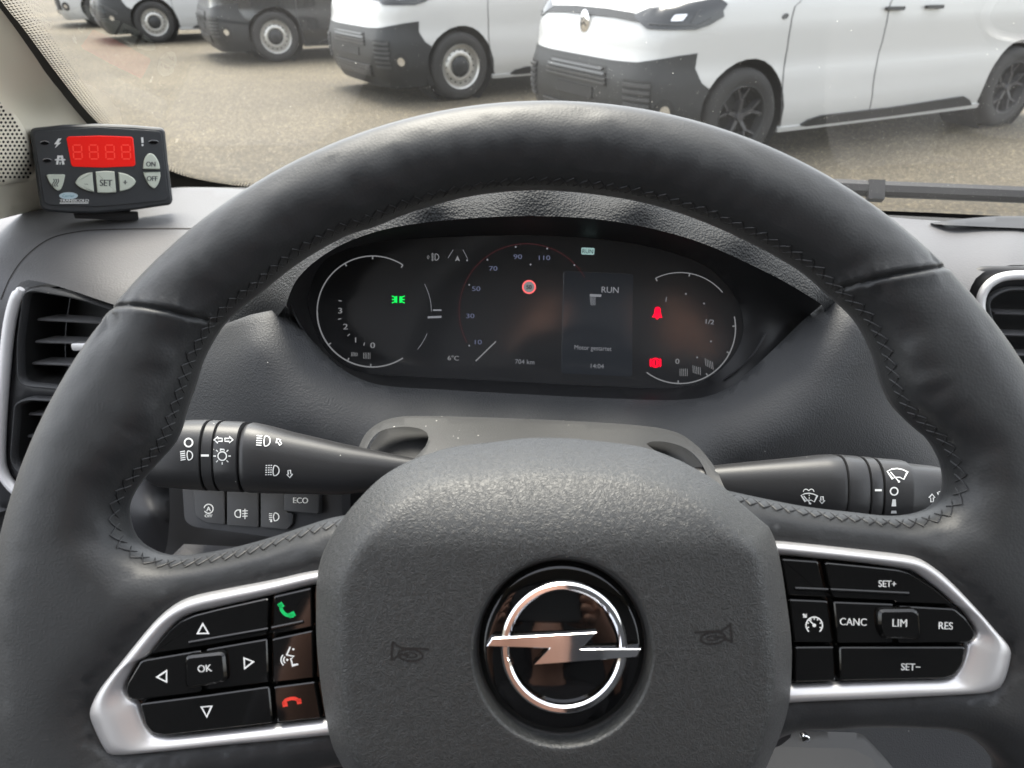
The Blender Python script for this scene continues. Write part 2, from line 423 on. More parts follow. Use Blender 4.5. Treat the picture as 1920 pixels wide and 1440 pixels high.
bl = resample(rounded(lift(BZL_O, HP), 8), 10); br = resample(rounded(lift(BZR_O, HP), 8), 10)
K0 = D0 / F
seam_pts = []
for S in (SEAML, SEAMR):
    q = np.array(resample(S, 6, False)); t = np.gradient(q, axis=0); t /= np.linalg.norm(t, axis=1)[:, None]; m = np.stack([-t[:, 1], t[:, 0]], 1)
    for o in (-14, -9, -5, -2.5, 0, 2.5, 5, 9, 14): seam_pts += [tuple(x) for x in q + m * o]
for l in (bl, br):
    for o in (-3, -8, -14, -24): seam_pts += inset(l, o)
def leather_h(V, d):
    w = 84.0; t = np.clip(d / w, 0, 1); h = w * K0 * np.sqrt(np.clip(1 - (1 - t) ** 2, 0, 1))
    for S in (SEAML, SEAMR):
        pass
    for l in (bl, br):
        s = segdist(V, l); ins = inside(V, l); s = np.where(ins, 0, s)
        h -= 0.0036 * np.exp(-(s / 20.0) ** 2)
        h = np.where(ins, np.minimum(h, HP - 0.004), h)
    so = segdist(V, OPEN_T); h -= 0.0007 * np.exp(-((so - 17) / 4.0) ** 2)
    # the spokes dish a little between the pods and the opening
    return h
def seam_post(V, d):
    h = np.zeros(len(V))
    for S in (SEAML, SEAMR): s = segdist(V, S, False); h -= 0.0013 * np.exp(-(s / 3.6) ** 2) * (d > 4) - 0.0004 * np.exp(-((s - 11) / 6.0) ** 2) * (d > 4)
    return h
rim = pillow("rim", OUT, [OPEN_T, OPEN_R, OPEN_L], WM, leather_h, M['leather'], wheel, res=15, rings=(1.2, 4, 8.5, 15, 22, 31, 41, 52, 63, 74), extra=seam_pts, back=lambda V, d, h: -np.sqrt(np.clip(1 - (1 - np.clip(d / 84, 0, 1)) ** 2, 0, 1)) * 84 * K0 * 0.9, relax=16, post=seam_post)
# cross stitching along the inner edge of the opening
st = Soup(); q = np.array(resample(smooth(OPEN_T, True, 2), 24)); n = len(q)
ring_in = np.array(inset([tuple(p) for p in q], -1)); off = ring_in - q; off /= np.linalg.norm(off, axis=1)[:, None]
def rh(p, dd): t = min(max(dd / 84.0, 0), 1); return 84 * K0 * math.sqrt(1 - (1 - t) ** 2)
for i in range(n):
    p, p2 = q[i], q[(i + 1) % n]; o, o2 = off[i], off[(i + 1) % n]
    if 880 < p[1] < 935 and 700 < p[0] < 1330: continue
    if p[1] < 320: continue
    def pt(a, oo, dd, e=0.0004): x = a + oo * dd; return WM(x[0], x[1], rh(x, dd) + e - 0.0004)
    jit = random.uniform(-1.5, 1.5)
    for (a, oa, da), (b, ob, db) in (((p, o, 3), (p2, o2, 12 + jit)), ((p, o, 12 + jit), (p2 * 0.6 + p * 0.4, o, 3))):
        path = [pt(a + (b - a) * t, oa + (ob - oa) * t, da + (db - da) * t, 0.0003 * math.sin(math.pi * t) + 0.00035) for t in (0, .33, .66, 1)]
        st.add(*tube(path, 0.00021, 5))
so = st.build("stitching", M['thread'], rim); so["kind"] = "stuff"; so["label"] = "black cross stitching along the inner rim edge"

# hub cover
HUB = [(1060, 827), (987, 827), (925, 834), (846, 843), (781, 861), (742, 878), (706, 902), (669, 941), (649, 967), (625, 1006), (609, 1042), (602, 1081), (601, 1125), (601, 1175), (604, 1224), (613, 1297), (627, 1370), (645, 1414), (668, 1455), (720, 1530), (820, 1600), (940, 1630), (1058, 1635), (1180, 1628), (1300, 1590), (1390, 1500), (1419, 1440), (1435, 1402), (1457, 1347), (1469, 1299), (1473, 1235), (1472, 1188), (1464, 1124), (1448, 1028), (1430, 980), (1420, 973), (1383, 940), (1347, 905), (1305, 879), (1273, 863), (1214, 843), (1115, 831)]
HBASE = 0.012
hub = resample(smooth(lift(HUB, HBASE)), 12)
EC = (1054, 1218)
ec = lift([EC], 0.0284)[0]
HC = np.array(ec); NT = 220
hp = np.array(hub + [hub[0]]); ang = np.unwrap(np.arctan2(hp[:, 1] - HC[1], hp[:, 0] - HC[0]))
rad = np.hypot(hp[:, 0] - HC[0], hp[:, 1] - HC[1])
if ang[-1] < ang[0]: ang, rad = ang[::-1], rad[::-1]
def Bnd(a):
    a = (a - ang[0]) % (2 * math.pi) + ang[0]; return float(np.interp(a, ang, rad))
CR = [0, 60, 110, 133, 136, 138, 140, 142, 143.5, 145, 146.5, 148, 150, 153, 160, 172]
TT = [.06, .12, .18, .25, .32, .39, .46, .53, .60, .66, .72, .77, .81, .85, .88, .905, .925, .945, .962, .977, .989, 1.0]
def hub_z(u, v, dd):
    t = min(max(dd / 58.0, 0), 1); h = HBASE + 0.0105 * (1 - (1 - t) ** 1.25) + 0.0085
    w = max(0.0, (1000 - v) / 178.0); h -= 0.0215 * min(w, 1.15) ** 2.0
    h -= 0.010 * float(ss((v - 1340) / 320.0)); h -= 0.0035 * ((u - 1038) / 430.0) ** 2
    return h
V = []; Fc = []
for k in range(len(CR) + len(TT)):
    for i_ in range(NT):
        a = 2 * math.pi * i_ / NT; B = Bnd(a); ca, sa = math.cos(a), math.sin(a)
        if k < len(CR): r_ = CR[k] * (1 + .045 * abs(sa) ** 2)
        else: r0 = CR[-1] * (1 + .045 * abs(sa) ** 2); r_ = r0 + (B - r0) * TT[k - len(CR)]
        u, v = HC[0] + r_ * ca, HC[1] + r_ * sa
        h = hub_z(u, v, B - r_)
        if k < len(CR): h -= 0.0052 * float(ss((151 - CR[k]) / 10.0))
        V.append(WM(u, v, h))
n_ = len(CR) + len(TT)
for i_ in range(NT):
    a = 2 * math.pi * i_ / NT; B = Bnd(a) - 4; V.append(WM(HC[0] + B * math.cos(a), HC[1] + B * math.sin(a), -.008))
for k in range(n_):
    for i_ in range(NT):
        l_ = (i_ + 1) % NT; Fc.append((k * NT + i_, k * NT + l_, (k + 1) * NT + l_, (k + 1) * NT + i_))
Fc.append(tuple(n_ * NT + i_ for i_ in range(NT)))
hubo = mesh("hub_cover", V, Fc, M['hubgrain'], wheel, 80)
hmap = onto([hubo])
# badge disc, ring and bolt
EH = 0.0284
def wl(pts, h): return lift(pts, h)
disc = wl(circle(EC[0], EC[1], 157, 72, 164), EH)
V = []; Fc = []; rr_ = (0, .15, .3, .45, .6, .72, .82, .9, .95, .98, 1.0, 1.0)
for k, q_ in enumerate(rr_):
    for x, y in wl(circle(EC[0], EC[1], 157 * max(q_, .002), 72, 164 * max(q_, .002)), EH): V.append(WM(x, y, EH - .010 if k == len(rr_) - 1 else EH + .0012 - .0022 * q_ ** 2 - (.0016 * max(0, (q_ - .93) / .07) ** 2)))
for k in range(len(rr_) - 1):
    for i_ in range(72): Fc.append((k * 72 + i_, k * 72 + (i_ + 1) % 72, (k + 1) * 72 + (i_ + 1) % 72, (k + 1) * 72 + i_))
badge = mesh("badge_disc", V, Fc, M['piano'], hubo, 50)
RC = (1058, 1216)
def annulus(name, cx, cy, ro, ri, ky, h0, h1, mt, parent, mp=WM, n=96, lf=0.0, crown=0.0006):
    V = []; Fc = []
    prof = [(ri, h0), (ri, h1 - crown), ((ri * .75 + ro * .25), h1), ((ri * .25 + ro * .75), h1), (ro, h1 - crown), (ro, h0)]
    for i in range(n):
        a = 2 * math.pi * i / n
        for r_, h in prof:
            p = lift([(cx + r_ * math.cos(a), cy + r_ * ky * math.sin(a))], lf)[0]; V.append(mp(p[0], p[1], h))
    k = len(prof)
    for i in range(n):
        for j in range(k):
            a, b = i * k + j, i * k + (j + 1) % k; c, d_ = ((i + 1) % n) * k + (j + 1) % k, ((i + 1) % n) * k + j
            Fc.append((a, b, c, d_))
    return mesh(name, V, Fc, mt, parent, 40)
annulus("badge_ring", RC[0], RC[1], 118.5, 103.5, 1.043, EH - 0.001, EH + 0.0026, M['chrome'], hubo, lf=EH + 0.0026)
BOLT = [(911.5, 1212.5), (923, 1196), (1119.5, 1185.7), (1090, 1217), (1203, 1216), (1194, 1233), (1000, 1247), (1029.6, 1216)]
slab("badge_bolt", wl(BOLT, EH + 0.0034), WM, EH - 0.001, EH + 0.0034, 1.6, M['chrome'], hubo, bevh=0.0006)
# horn marks
for cx, cy, rt in ((768, 1222, 4), (1338, 1190, -6)):
    dd = Deco(); c, s_ = math.cos(R(rt)), math.sin(R(rt))
    def tr(*p): return [(cx + x * c - y * s_, cy + x * s_ + y * c) for x, y in p]
    m = 1 if cx < 1000 else -1
    if m == 1:
        dd.line(tr((-33, -18), (-33, 18)), 4); dd.line(tr((-33, -16), (-16, -6), (36, -8)), 3.4); dd.line(tr((-33, 17), (-16, 6), (0, 6)), 3.4)
    else:
        dd.line(tr((33, -18), (33, 18)), 4); dd.line(tr((33, -16), (16, -6), (-36, -8)), 3.4); dd.line(tr((33, 17), (16, 6), (0, 6)), 3.4)
    dd.line([(x, y) for x, y in tr(*[(2 * m + 23 * math.cos(a), 6 + 11 * math.sin(a)) for a in np.linspace(0, 6.28, 28)[:-1]])], 3.4, True)
    dd.line([(x, y) for x, y in tr(*[(2 * m + 12 * math.cos(a), 6 + 4.5 * math.sin(a)) for a in np.linspace(0, 6.28, 20)[:-1]])], 2, True)
    dd.build("horn_mark", hmap, 0.0001, M['emboss'], hubo)

# button pods
def bezel(name, o, i):
    n = 110
    def rs(p): 
        p = np.array(smooth(lift(p, HP), False, 5)); L_ = np.concatenate([[0], np.cumsum(np.linalg.norm(np.diff(p, axis=0), axis=1))]); t_ = np.linspace(0, L_[-1], n); return np.stack([np.interp(t_, L_, p[:, 0]), np.interp(t_, L_, p[:, 1])], 1)
    O, I = rs(o), rs(i)
    # match every outer point to an inner one so that the strip does not fold
    prof = [(-.01, -.0075), (0, -.0034), (.05, -.0014), (.14, -.0002), (.30, .0006), (.46, .0008), (.62, .0005), (.8, -.0002), (.93, -.0008), (.98, -.0014), (1.0, -.0050)]
    V = []; k = len(prof)
    for a in range(n):
        for t_, h in prof: p = O[a] * (1 - t_) + I[a] * t_; V.append(WM(p[0], p[1], HP + h))
    Fc = [(a * k + b, a * k + b + 1, (a + 1) * k + b + 1, (a + 1) * k + b) for a in range(n - 1) for b in range(k - 1)] + [(a * k + k - 1, a * k, (a + 1) * k, (a + 1) * k + k - 1) for a in range(n - 1)] + [tuple(range(k)), tuple((n - 1) * k + b for b in range(k))]
    return mesh(name, V, Fc, M['silver'], wheel, 50)
def back_plate(i):
    p = rounded(lift(i, HP), 6); p = inset(p, -4); return slab("pod_back", p, WM, HP - 0.009, HP - 0.003, 1, M['piano'], wheel)
BZ = [bezel("pod_bezel", BZL_O, BZL_I), bezel("pod_bezel", BZR_O, BZR_I)]
back_plate(BZL_I); back_plate(BZR_I)
BT = HP + 0.0006
def button(poly, r=4, h=BT, bev=3.0, name="button"):
    return slab(name, rounded(lift(inset(poly, 1.3), h), r, 3), WM, HP - 0.005, h, bev, M['piano'], wheel, bevh=0.0009)
up = button(zl([(540, 716), (600, 640), (670, 556), (745, 492), (830, 455), (1000, 412), (1322, 340), (1312, 592), (900, 664)]), 7, bev=2.2)
lf = button(zl([(486, 752), (520, 738), (890, 676), (890, 960), (470, 1012), (410, 1000), (390, 955), (398, 900)]), 6)
rg = button(zl([(908, 672), (1312, 602), (1322, 898), (908, 950)]))
dn = button(zl([(478, 1022), (900, 968), (1325, 908), (1350, 1158), (640, 1240), (560, 1222), (515, 1160)]), 6)
okb = slab("ok_button", rounded(lift(zl([(768, 718), (1035, 688), (1052, 880), (1010, 902), (800, 940), (768, 912)]), BT + .002), 12, 4), WM, HP - 0.005, BT + 0.002, 6, M['piano'], wheel, bevh=0.0022)
ph = button(zl([(1342, 332), (1595, 274), (1602, 540), (1335, 592)]))
vo = button(zl([(1332, 606), (1604, 548), (1612, 868), (1336, 902)]))
rd = button(zl([(1340, 914), (1616, 878), (1662, 1126), (1366, 1158)]))
for p in ([(1604, 262), (1700, 245), (1700, 530), (1610, 540)], [(1610, 550), (1720, 540), (1740, 850), (1618, 866)], [(1622, 876), (1760, 866), (1800, 1120), (1668, 1126)]): button(zl(p), 2, BT - 0.002, 2, "spacer")
for a, b, w in (((805, 634), (1314, 545), 9), ((1338, 540), (1540, 498), 10)):
    p = lift(zl([a, b]), BT); sl_ = [WM(*p[0], BT), WM(*p[1], BT)]; mesh("ridge", *tube([sl_[0], sl_[0] * .5 + sl_[1] * .5, sl_[1]], 0.0006, 8), M['piano'], wheel)
dd = Deco(); LB = lambda pts: lift(zl(pts), BT)
for tri in ([(893, 512), (928, 573), (859, 575)], [(598, 855), (660, 814), (660, 886)], [(1158, 732), (1218, 756), (1162, 799)], [(884, 1047), (950, 1041), (918, 1110)]):
    dd.cut(); dd.line(LB(tri), 2.6, True); dd.cut()
x, y = lift(zl([(905, 797)]), BT + .002)[0]
d2 = Deco().text("OK", x, y, 13, -5, 0.95, bold=.25); d2.build("button_print", WM, BT + 0.0021, M['white'], wheel)
# voice icon
dd.line(LB([(1455, 660), (1432, 712), (1480, 722), (1458, 738), (1466, 762), (1468, 780), (1506, 772)]), 2.6)
x, y = LB([(1475, 676)])[0]; dd.disc(x, y, 2); x, y = LB([(1436, 744)])[0]; dd.disc(x, y, 2)
for r_ in (26, 42): 
    c = LB([(1440, 744)])[0]; dd.arc(c[0], c[1], r_ * .29, 130, 225, 2.2, 10)
dd.build("button_print", WM, BT + 0.0001, M['white'], wheel)
M['pgreen'] = mat("phone_green", (0.0, 0.50, 0.12), 0.5); M['pred'] = mat("phone_red", (0.75, 0.05, 0.03), 0.5)
c = LB([(1390, 385), (1400, 425), (1430, 455), (1478, 462)])
g = Deco(); g.line(smooth(c, False, 5), 6); g.line(LB([(1384, 380), (1406, 408)]), 9); g.line(LB([(1446, 462), (1484, 445)]), 9); g.build("button_print", WM, BT + 0.0001, M['pgreen'], wheel)
c = LB([(1410, 1030), (1430, 1002), (1480, 992), (1522, 1012)])
g = Deco(); g.line(smooth(c, False, 5), 6); g.line(LB([(1405, 1032), (1436, 1026)]), 9); g.line(LB([(1496, 1014), (1526, 1008)]), 9); g.build("button_print", WM, BT + 0.0001, M['pred'], wheel)
# right pod
button(zr([(198, 206), (424, 222), (478, 446), (240, 434)]))
button(zr([(450, 228), (700, 252), (900, 274), (965, 294), (1095, 378), (1212, 474), (1212, 488), (880, 476), (860, 464), (500, 446)]), 7, bev=2.2)
button(zr([(244, 444), (480, 454), (514, 714), (274, 710)]))
button(zr([(504, 458), (868, 472), (868, 716), (530, 716)]))
button(zr([(886, 482), (1222, 500), (1296, 562), (1346, 640), (1340, 688), (1300, 712), (886, 716)]), 6)
button(zr([(280, 724), (516, 722), (528, 936), (276, 944)]))
button(zr([(538, 724), (1292, 724), (1276, 830), (1228, 898), (1170, 922), (544, 936)]), 6)
button(zr([(150, 196), (190, 202), (234, 436), (180, 430)]), 2, BT - .002, 2, "spacer"); button(zr([(182, 440), (236, 446), (268, 710), (190, 706)]), 2, BT - .002, 2, "spacer"); button(zr([(190, 716), (270, 724), (266, 944), (170, 950)]), 2, BT - .002, 2, "spacer")
slab("limit_button", rounded(lift(zr([(772, 506), (985, 504), (1022, 530), (1032, 672), (1000, 692), (800, 690), (772, 620)]), BT + .002), 11, 4), WM, HP - .005, BT + .002, 6, M['piano'], wheel, bevh=.0022)
for a, b in (((282, 386), (476, 394)), ((490, 394), (950, 416))):
    p = lift(zr([a, b]), BT); s0, s1 = WM(*p[0], BT), WM(*p[1], BT); mesh("ridge", *tube([s0, (s0 + s1) / 2, s1], 0.0006, 8), M['piano'], wheel)
RB = lambda x, y, h=BT: lift(zr([(x, y)]), h)[0]
dd = Deco()
for tx, x, y, cp in (("SET+", 825, 357, 12), ("CANC", 625, 580, 13.5), ("RES", 1168, 603, 13.5), ("SET−", 962, 845, 13)):
    px, py = RB(x, y); dd.text(tx, px, py, cp, 1.5, 0.92, bold=.2)
dd.cut(); c = RB(396, 602); dd.arc(c[0], c[1], 14.5, -230, 50, 2.2, 30)
for a in (-200, -160, -120, -90, -60, -20, 20): dd.line([(c[0] + r_ * math.cos(R(a)), c[1] + r_ * math.sin(R(a))) for r_ in (10, 14)], 1.8)
dd.disc(c[0], c[1], 3.2); dd.line([c, RB(362, 566)], 2); dd.line([RB(330, 536), RB(348, 552)], 3.4); dd.poly([RB(352, 532), RB(352, 558), RB(328, 556)])
dd.build("button_print", WM, BT + .0001, M['white'], wheel)
px, py = RB(898, 587, BT + .002); Deco().text("LIM", px, py, 14, 1, .95, bold=.2).build("button_print", WM, BT + .0021, M['white'], wheel)
# paddles' lower lugs behind the pods
for p in ([(622, 1392), (700, 1386), (720, 1470), (632, 1430)], [(1400, 1335), (1468, 1330), (1474, 1366), (1452, 1384), (1390, 1400)]):
    slab("lower_lug", rounded(p, 8, 3), WM, -0.012, 0.006, 3, M['smoothdark'], wheel)

# ================================================================== DASHBOARD
dash = thing("dashboard", "dark grey moulded dashboard with hooded instrument binnacle behind the steering wheel", "dashboard", (0.1, 0.62, 0.9))
# body behind everything
bz = lambda u, v: dz(u, v, 1.19)
body_ctrl = [(-400, 420, bz(-400, 420)), (0, 400, bz(0, 400)), (400, 372, bz(400, 372)), (900, 385, bz(900, 385)), (1400, 405, bz(1400, 405)), (1920, 435, bz(1920, 435)), (2400, 455, bz(2400, 455)),
             (-300, 700, .66), (300, 700, .60), (1000, 700, .58), (1700, 700, .60), (2300, 700, .62), (-200, 1100, .70), (300, 1100, .62), (1000, 1100, .60), (1700, 1100, .62), (2300, 1100, .64), (300, 1700, .62), (1700, 1700, .62)]
relief("dash_body", rounded([(-450, 402), (0, 388), (330, 350), (470, 352), (1000, 374), (1640, 402), (2450, 440), (2450, 1750), (-450, 1750)], 20), body_ctrl, M['dashgrain'], dash, res=45, thick=0.02)
# top pads, left and right of the binnacle
VPL = Plane.pts((60, 540, .560), (300, 560, .545), (60, 900, .605))
zt = 1.205
lt = [(-260, 470), (-100, 432), (60, 388), (200, 366), (330, 352), (470, 356), (620, 380), (660, 480), (560, 640), (330, 606), (210, 570), (120, 540), (62, 526), (38, 530), (14, 575), (2, 700), (-2, 850), (8, 905), (36, 950), (-260, 960)]
zl_ = lambda v: float(np.interp(v, (350, 430, 480, 530, 570, 640, 700, 800, 900, 980), (1.205, 1.203, 1.200, 1.193, 1.184, 1.160, 1.128, 1.082, 1.036, 1.0)))
zr_ = lambda v: float(np.interp(v, (400, 430, 480, 520, 560, 600, 680), (1.205, 1.204, 1.200, 1.193, 1.183, 1.170, 1.145)))
c_ = [(u, v, dz(u, v, zl_(v))) for u in (150, 350, 550) for v in (360, 430, 480, 530, 570, 640)] + [(u, v, dz(u, v, zl_(v))) for u in (-250, -50) for v in (360, 430, 480)] + [(u, v, VPL.depth(u, v) + .004) for u in (-250, -50, 30) for v in (560, 640, 700, 800, 900, 960)]
relief("top_pad", resample(smooth(lt, True, 4), 16), c_, M['dashtop'], dash, res=15, mod=lambda u, v: 0.004 * math.exp(-(((u - 330) / 110) ** 2 + ((v - 470) / 26) ** 2)))
tpl = onto([c for c in dash.children if c.name.startswith("top_pad")])
Deco().line(smooth([(2, 562), (20, 520), (48, 482), (90, 450), (140, 436), (200, 431), (330, 429), (420, 431)], False, 8), 1.8).build("pad_seam", tpl, .0003, M['hole'], dash)
rt_ = [(1560, 404), (1700, 410), (1920, 425), (2450, 452), (2450, 515), (1960, 498), (1880, 500), (1838, 514), (1818, 545), (1816, 590), (1846, 690), (1760, 700), (1640, 640), (1540, 500)]
c_ = [(u, v, dz(u, v, zr_(v))) for u in (1550, 1720, 1900, 2100, 2300) for v in (405, 430, 480, 520, 560, 600, 660)]
relief("top_pad", resample(smooth(rt_, True, 4), 18), c_, M['dashtop'], dash, res=18)
# defroster lid hump by the screen on the passenger side
hl = [(1752, 420), (1775, 414), (1830, 408), (1900, 405), (2100, 410), (2100, 432), (1920, 428)]
relief("screen_lid", resample(smooth(hl, True, 4), 10), [(u, v, dz(u, v, zt + .005)) for u, v in hl[1:5]] + [(u, v, dz(u, v, zt + .0015)) for u, v in (hl[0], hl[5], hl[6])], M['smoothdark'], dash, res=10, thick=.012)

# ---- binnacle
LIP = smooth([(536, 572), (556, 525), (600, 483), (660, 450), (740, 426), (860, 411), (1000, 405), (1150, 415), (1300, 450), (1430, 507), (1500, 545), (1541, 571)], False, 6)
LOW = smooth([(1541, 571), (1500, 606), (1450, 655), (1400, 700), (1345, 737), (1268, 750), (1120, 746), (980, 739), (820, 730), (715, 722), (655, 700), (606, 662), (566, 615), (536, 572)], False, 5)
EYE = LIP[:-1] + LOW[:-1]
DISP = resample(smooth([(578, 575), (588, 520), (620, 480), (690, 457), (800, 446), (1000, 441), (1180, 455), (1310, 492), (1372, 545), (1394, 605), (1380, 660), (1330, 710), (1265, 728), (1120, 724), (980, 717), (820, 709), (700, 702), (645, 686), (603, 645)], True, 4), 12)
CP = Plane(at(990, 590, .480), -VF * math.cos(R(20)) + VZ * math.sin(R(20)))
lipd = lambda u: 0.405 + 0.03 * ((u - 1030) / 500.0) ** 2
surr = [(u, v, lipd(u)) for u, v in LIP[::4]] + [(u, v, .452 + .012 * abs((u - 1000) / 500.0)) for u, v in LOW[4:-4:5]] + [(u, v, CP.depth(u, v) - .004) for u, v in DISP[::4]]
relief("display_surround", EYE, surr, M['black'], dash, holes=[DISP], res=16, thick=.003)
# hood above the lip
hb_ = [(1548, 592), (1600, 600), (1620, 500), (1560, 420), (1430, 345), (1280, 295), (1130, 270), (1000, 264), (860, 272), (720, 305), (600, 360), (520, 430), (470, 520), (430, 590), (450, 640), (505, 615)]
hood = LIP + smooth(hb_, False, 3)
hc = [(u, v, lipd(u) - .001) for u, v in LIP[::4]] + [(u, v, .50) for u, v in hb_[3:-4]] + [(1000, 350, .406), (1000, 310, .424), (1200, 370, .409), (1400, 430, .424), (1560, 520, .450), (800, 370, .409), (650, 420, .425), (540, 500, .450), (1600, 600, .475), (1548, 592, .462), (430, 590, .492), (450, 640, .49), (505, 615, .478)]
relief("hood", hood, hc, M['hoodgrain'], dash, res=14, thick=.004)
# face of the binnacle round the eye
face = [(370, 640), (410, 612), (470, 590), (528, 578)] + [(536, 573)] + LOW[::-1][1:-1] + [(1541, 572), (1560, 540), (1620, 560), (1720, 690), (1830, 750), (1930, 860), (1910, 1030), (1560, 1040), (1300, 960), (1000, 900), (700, 905), (560, 908), (300, 905), (290, 800)]
RL = [(468, 650), (505, 730), (555, 790), (620, 822), (690, 836)]; RRg = [(1618, 600), (1592, 680), (1545, 755), (1480, 815), (1410, 850), (1335, 862)]
fc = [(u, v, .449 + .010 * abs((u - 1000) / 500.0)) for u, v in LOW[2:-2:5]] + [(u, v, .430 + .016 * abs((u - 1000) / 600)) for u, v in RL] + [(u, v, .432 + .012 * abs((u - 1000) / 600)) for u, v in RRg] + \
     [(1000, 800, .415), (850, 800, .416), (1180, 805, .418), (1000, 900, .40), (400, 640, .462), (385, 760, .468), (430, 850, .468), (540, 900, .465), (330, 900, .49), (450, 960, .48), (1690, 720, .485), (1720, 830, .497), (1600, 880, .480), (1500, 900, .468), (1780, 930, .520), (1820, 760, .545), (1920, 870, .585), (1900, 1020, .595), (1560, 1030, .54), (560, 690, .447), (1470, 690, .452), (430, 600, .458)]
relief("binnacle_face", face, fc, M['dashgrain'], dash, res=14, thick=.004, sharp=70)
# bright edge trim of the eye's lower corners
for pts in ([(545, 573), (560, 605), (590, 645), (640, 690)], [(1436, 625), (1415, 660), (1385, 690), (1355, 712)]):
    f_ = tps(surr); mesh("edge_trim", *tube([at(u, v, f_(u, v) - .002) for u, v in smooth(pts, False, 4)], .0006, 6), M['smoothdark'], dash)

# ---- instrument display
clu = thing("instrument_display", "wide black digital instrument display with round dials and red warning lights", "instrument display", tuple(CP(985, 720, -.02)))
slab("screen_glass", inset(DISP, -7), CP, -.012, 0, 3, M['glassblack'], clu, bevh=.001)
def deco(fn, name, m, h=.0003):
    d_ = Deco(); fn(d_); return d_.build(name, CP, h, M[m], clu)
pan = slab("info_panel", rounded([(1057, 508), (1187, 514), (1185, 706), (1052, 700)], 4, 2), CP, -.002, .0002, 1, M['e_panel'], clu, bevh=.00005)
def dials(d):
    d.arc(699, 584, 104, -57, -180, 2.2, 40); d.cut(); d.arc(699, 584, 104, 180, 57, 2.6, 40)
    d.cut(); d.arc(1275, 615, 104, -116, -40, 1.8, 30); d.cut(); d.arc(1275, 615, 104, -12, 127, 2.4, 44)
    for cx, cy, aa in ((699, 584, (-57, -90, -120, 143, 117, 92)), (1275, 615, (-116, -80, -2, 27, 60, 92))):
        for a in aa: d.cut(); d.line([(cx + r_ * math.cos(R(a)), cy + r_ * math.sin(R(a))) for r_ in (98, 104)], 2.4)
deco(dials, "dial_ring", 'e_white')
def nums(d):
    for t, x, y, c in (("3", 638, 582, 11), ("2", 648, 612, 11), ("1", 667, 637, 10), ("0", 699, 647, 11)): d.text(t, x, y, c, 0, 1.3, bold=.3)
    for x, y, a in ((638, 564, 10), (637, 598, -10), (654, 628, -40), (683, 645, -75)): d.cut(); d.line([(x - 3 * math.cos(R(a)), y - 3 * math.sin(R(a))), (x + 3 * math.cos(R(a)), y + 3 * math.sin(R(a)))], 1.8)
    d.text("6°C", 850, 671, 9, 2, 1.1, bold=.3); d.seg(892, 677, 930, 640, w=2.4); d.cut()
    d.text("0", 1270, 677, 10, 0, 1.2, bold=.3)
    d.cut()
    for i in range(5): d.seg(660 + i * 2.6, 660 + i * .3, 659 + i * 2.6, 668, w=1); d.seg(682 + i * 3, 661, 682 + i * 3, 673, w=1)
    for cx, cy, a in ((1282, 698, 0), (1306, 692, -18), (1329, 679, -30)):
        d.cut()
        for i in range(5): d.seg(cx - 7 + i * 3.4, cy - 7 - a * .05 * i, cx - 7 + i * 3.4 - a * .05, cy + 7 - a * .06 * i, w=1.2)
deco(nums, "dial_figures", 'e_white')
def nums2(d):
    d.text("1", 1249, 561, 10, 8, 1.2); d.text("1/2", 1331, 603, 9, 5, 1.2, bold=.25); d.text("704 km", 984, 678, 9, 2, 1.0)
    d.text("Motor gestartet", 1112, 652, 9, 2.5, .88); d.text("14:04", 1120, 686, 9, 2, 1.0); d.text("RUN", 1144, 543, 12, 2, 1.0, bold=.2)
    for x, y in ((876, 488), (914, 487), (967, 463), (995, 496), (1026, 466), (1077, 497), (880, 534), (880, 648), (1320, 569), (1333, 640), (1307, 670), (1286, 551)): d.cut(); d.disc(x, y, 1.8, 8)
    d.cut(); d.arc(699, 584, 110, -28, 0, 1, 10); d.cut(); d.arc(699, 584, 110, 22, 40, 1, 8)
    d.cut()
    for i in range(6): d.seg(1106 + i * 2, 552, 1108 + i * 1.6, 572, w=.8)
    d.poly([(1106, 551), (1128, 552), (1127, 557), (1107, 556)]); d.cut(); d.poly([(812, 580), (828, 580), (828, 583), (812, 583)]); d.cut(); d.poly([(802, 593), (828, 592), (828, 596), (802, 597)])
deco(nums2, "display_text", 'e_dim')
def blue(d):
    for t, x, y in (("90", 971, 481), ("110", 1021, 483), ("70", 925, 503), ("50", 893, 541), ("30", 882, 592), ("10", 897, 641)): d.text(t, x, y, 9, 0, 1.35, bold=.25)
deco(blue, "speed_figures", 'e_blue')
deco(lambda d: d.arc(987, 583, 126, 152, 330, 1.2, 60), "speed_arc", 'e_dred')
def lamp(d):
    for s in (-1, 1):
        d.poly([(747 + s * 2, 555), (747 + s * 7, 556), (747 + s * 8, 561), (747 + s * 7, 567), (747 + s * 2, 568)])
        for k in (-1, 0, 1): d.seg(747 + s * 6, 561.5 + k * 4, 747 + s * 12, 561.5 + k * 6.5, w=2)
deco(lamp, "side_light_lamp", 'e_green')
def bell(d):
    d.poly([(1228, 577), (1232, 575), (1237, 577), (1240, 590), (1242, 596), (1222, 595), (1226, 588)]); d.disc(1233, 581, 6, 14); d.disc(1232, 596, 3)
    d.cut(); d.disc(1229, 680, 9.5, 20); d.poly([(1218, 674), (1221, 671), (1221, 689), (1218, 686)]); d.poly([(1237, 671), (1240, 674), (1240, 686), (1237, 689)])
deco(bell, "warning_lamp", 'e_red')
M['e_blk'] = emis("display_black", (0, 0, 0), 0)
def bmark(d): d.arc(1229, 680, 7, 100, 260, 1.2, 10); d.arc(1229, 680, 7, -80, 80, 1.2, 10); d.seg(1229, 675, 1229, 685, w=2)
deco(bmark, "warning_lamp", 'e_blk', .0006)
def sign(d): d.disc(992, 538, 10.5, 28)
deco(sign, "limit_sign", 'e_white', .0003)
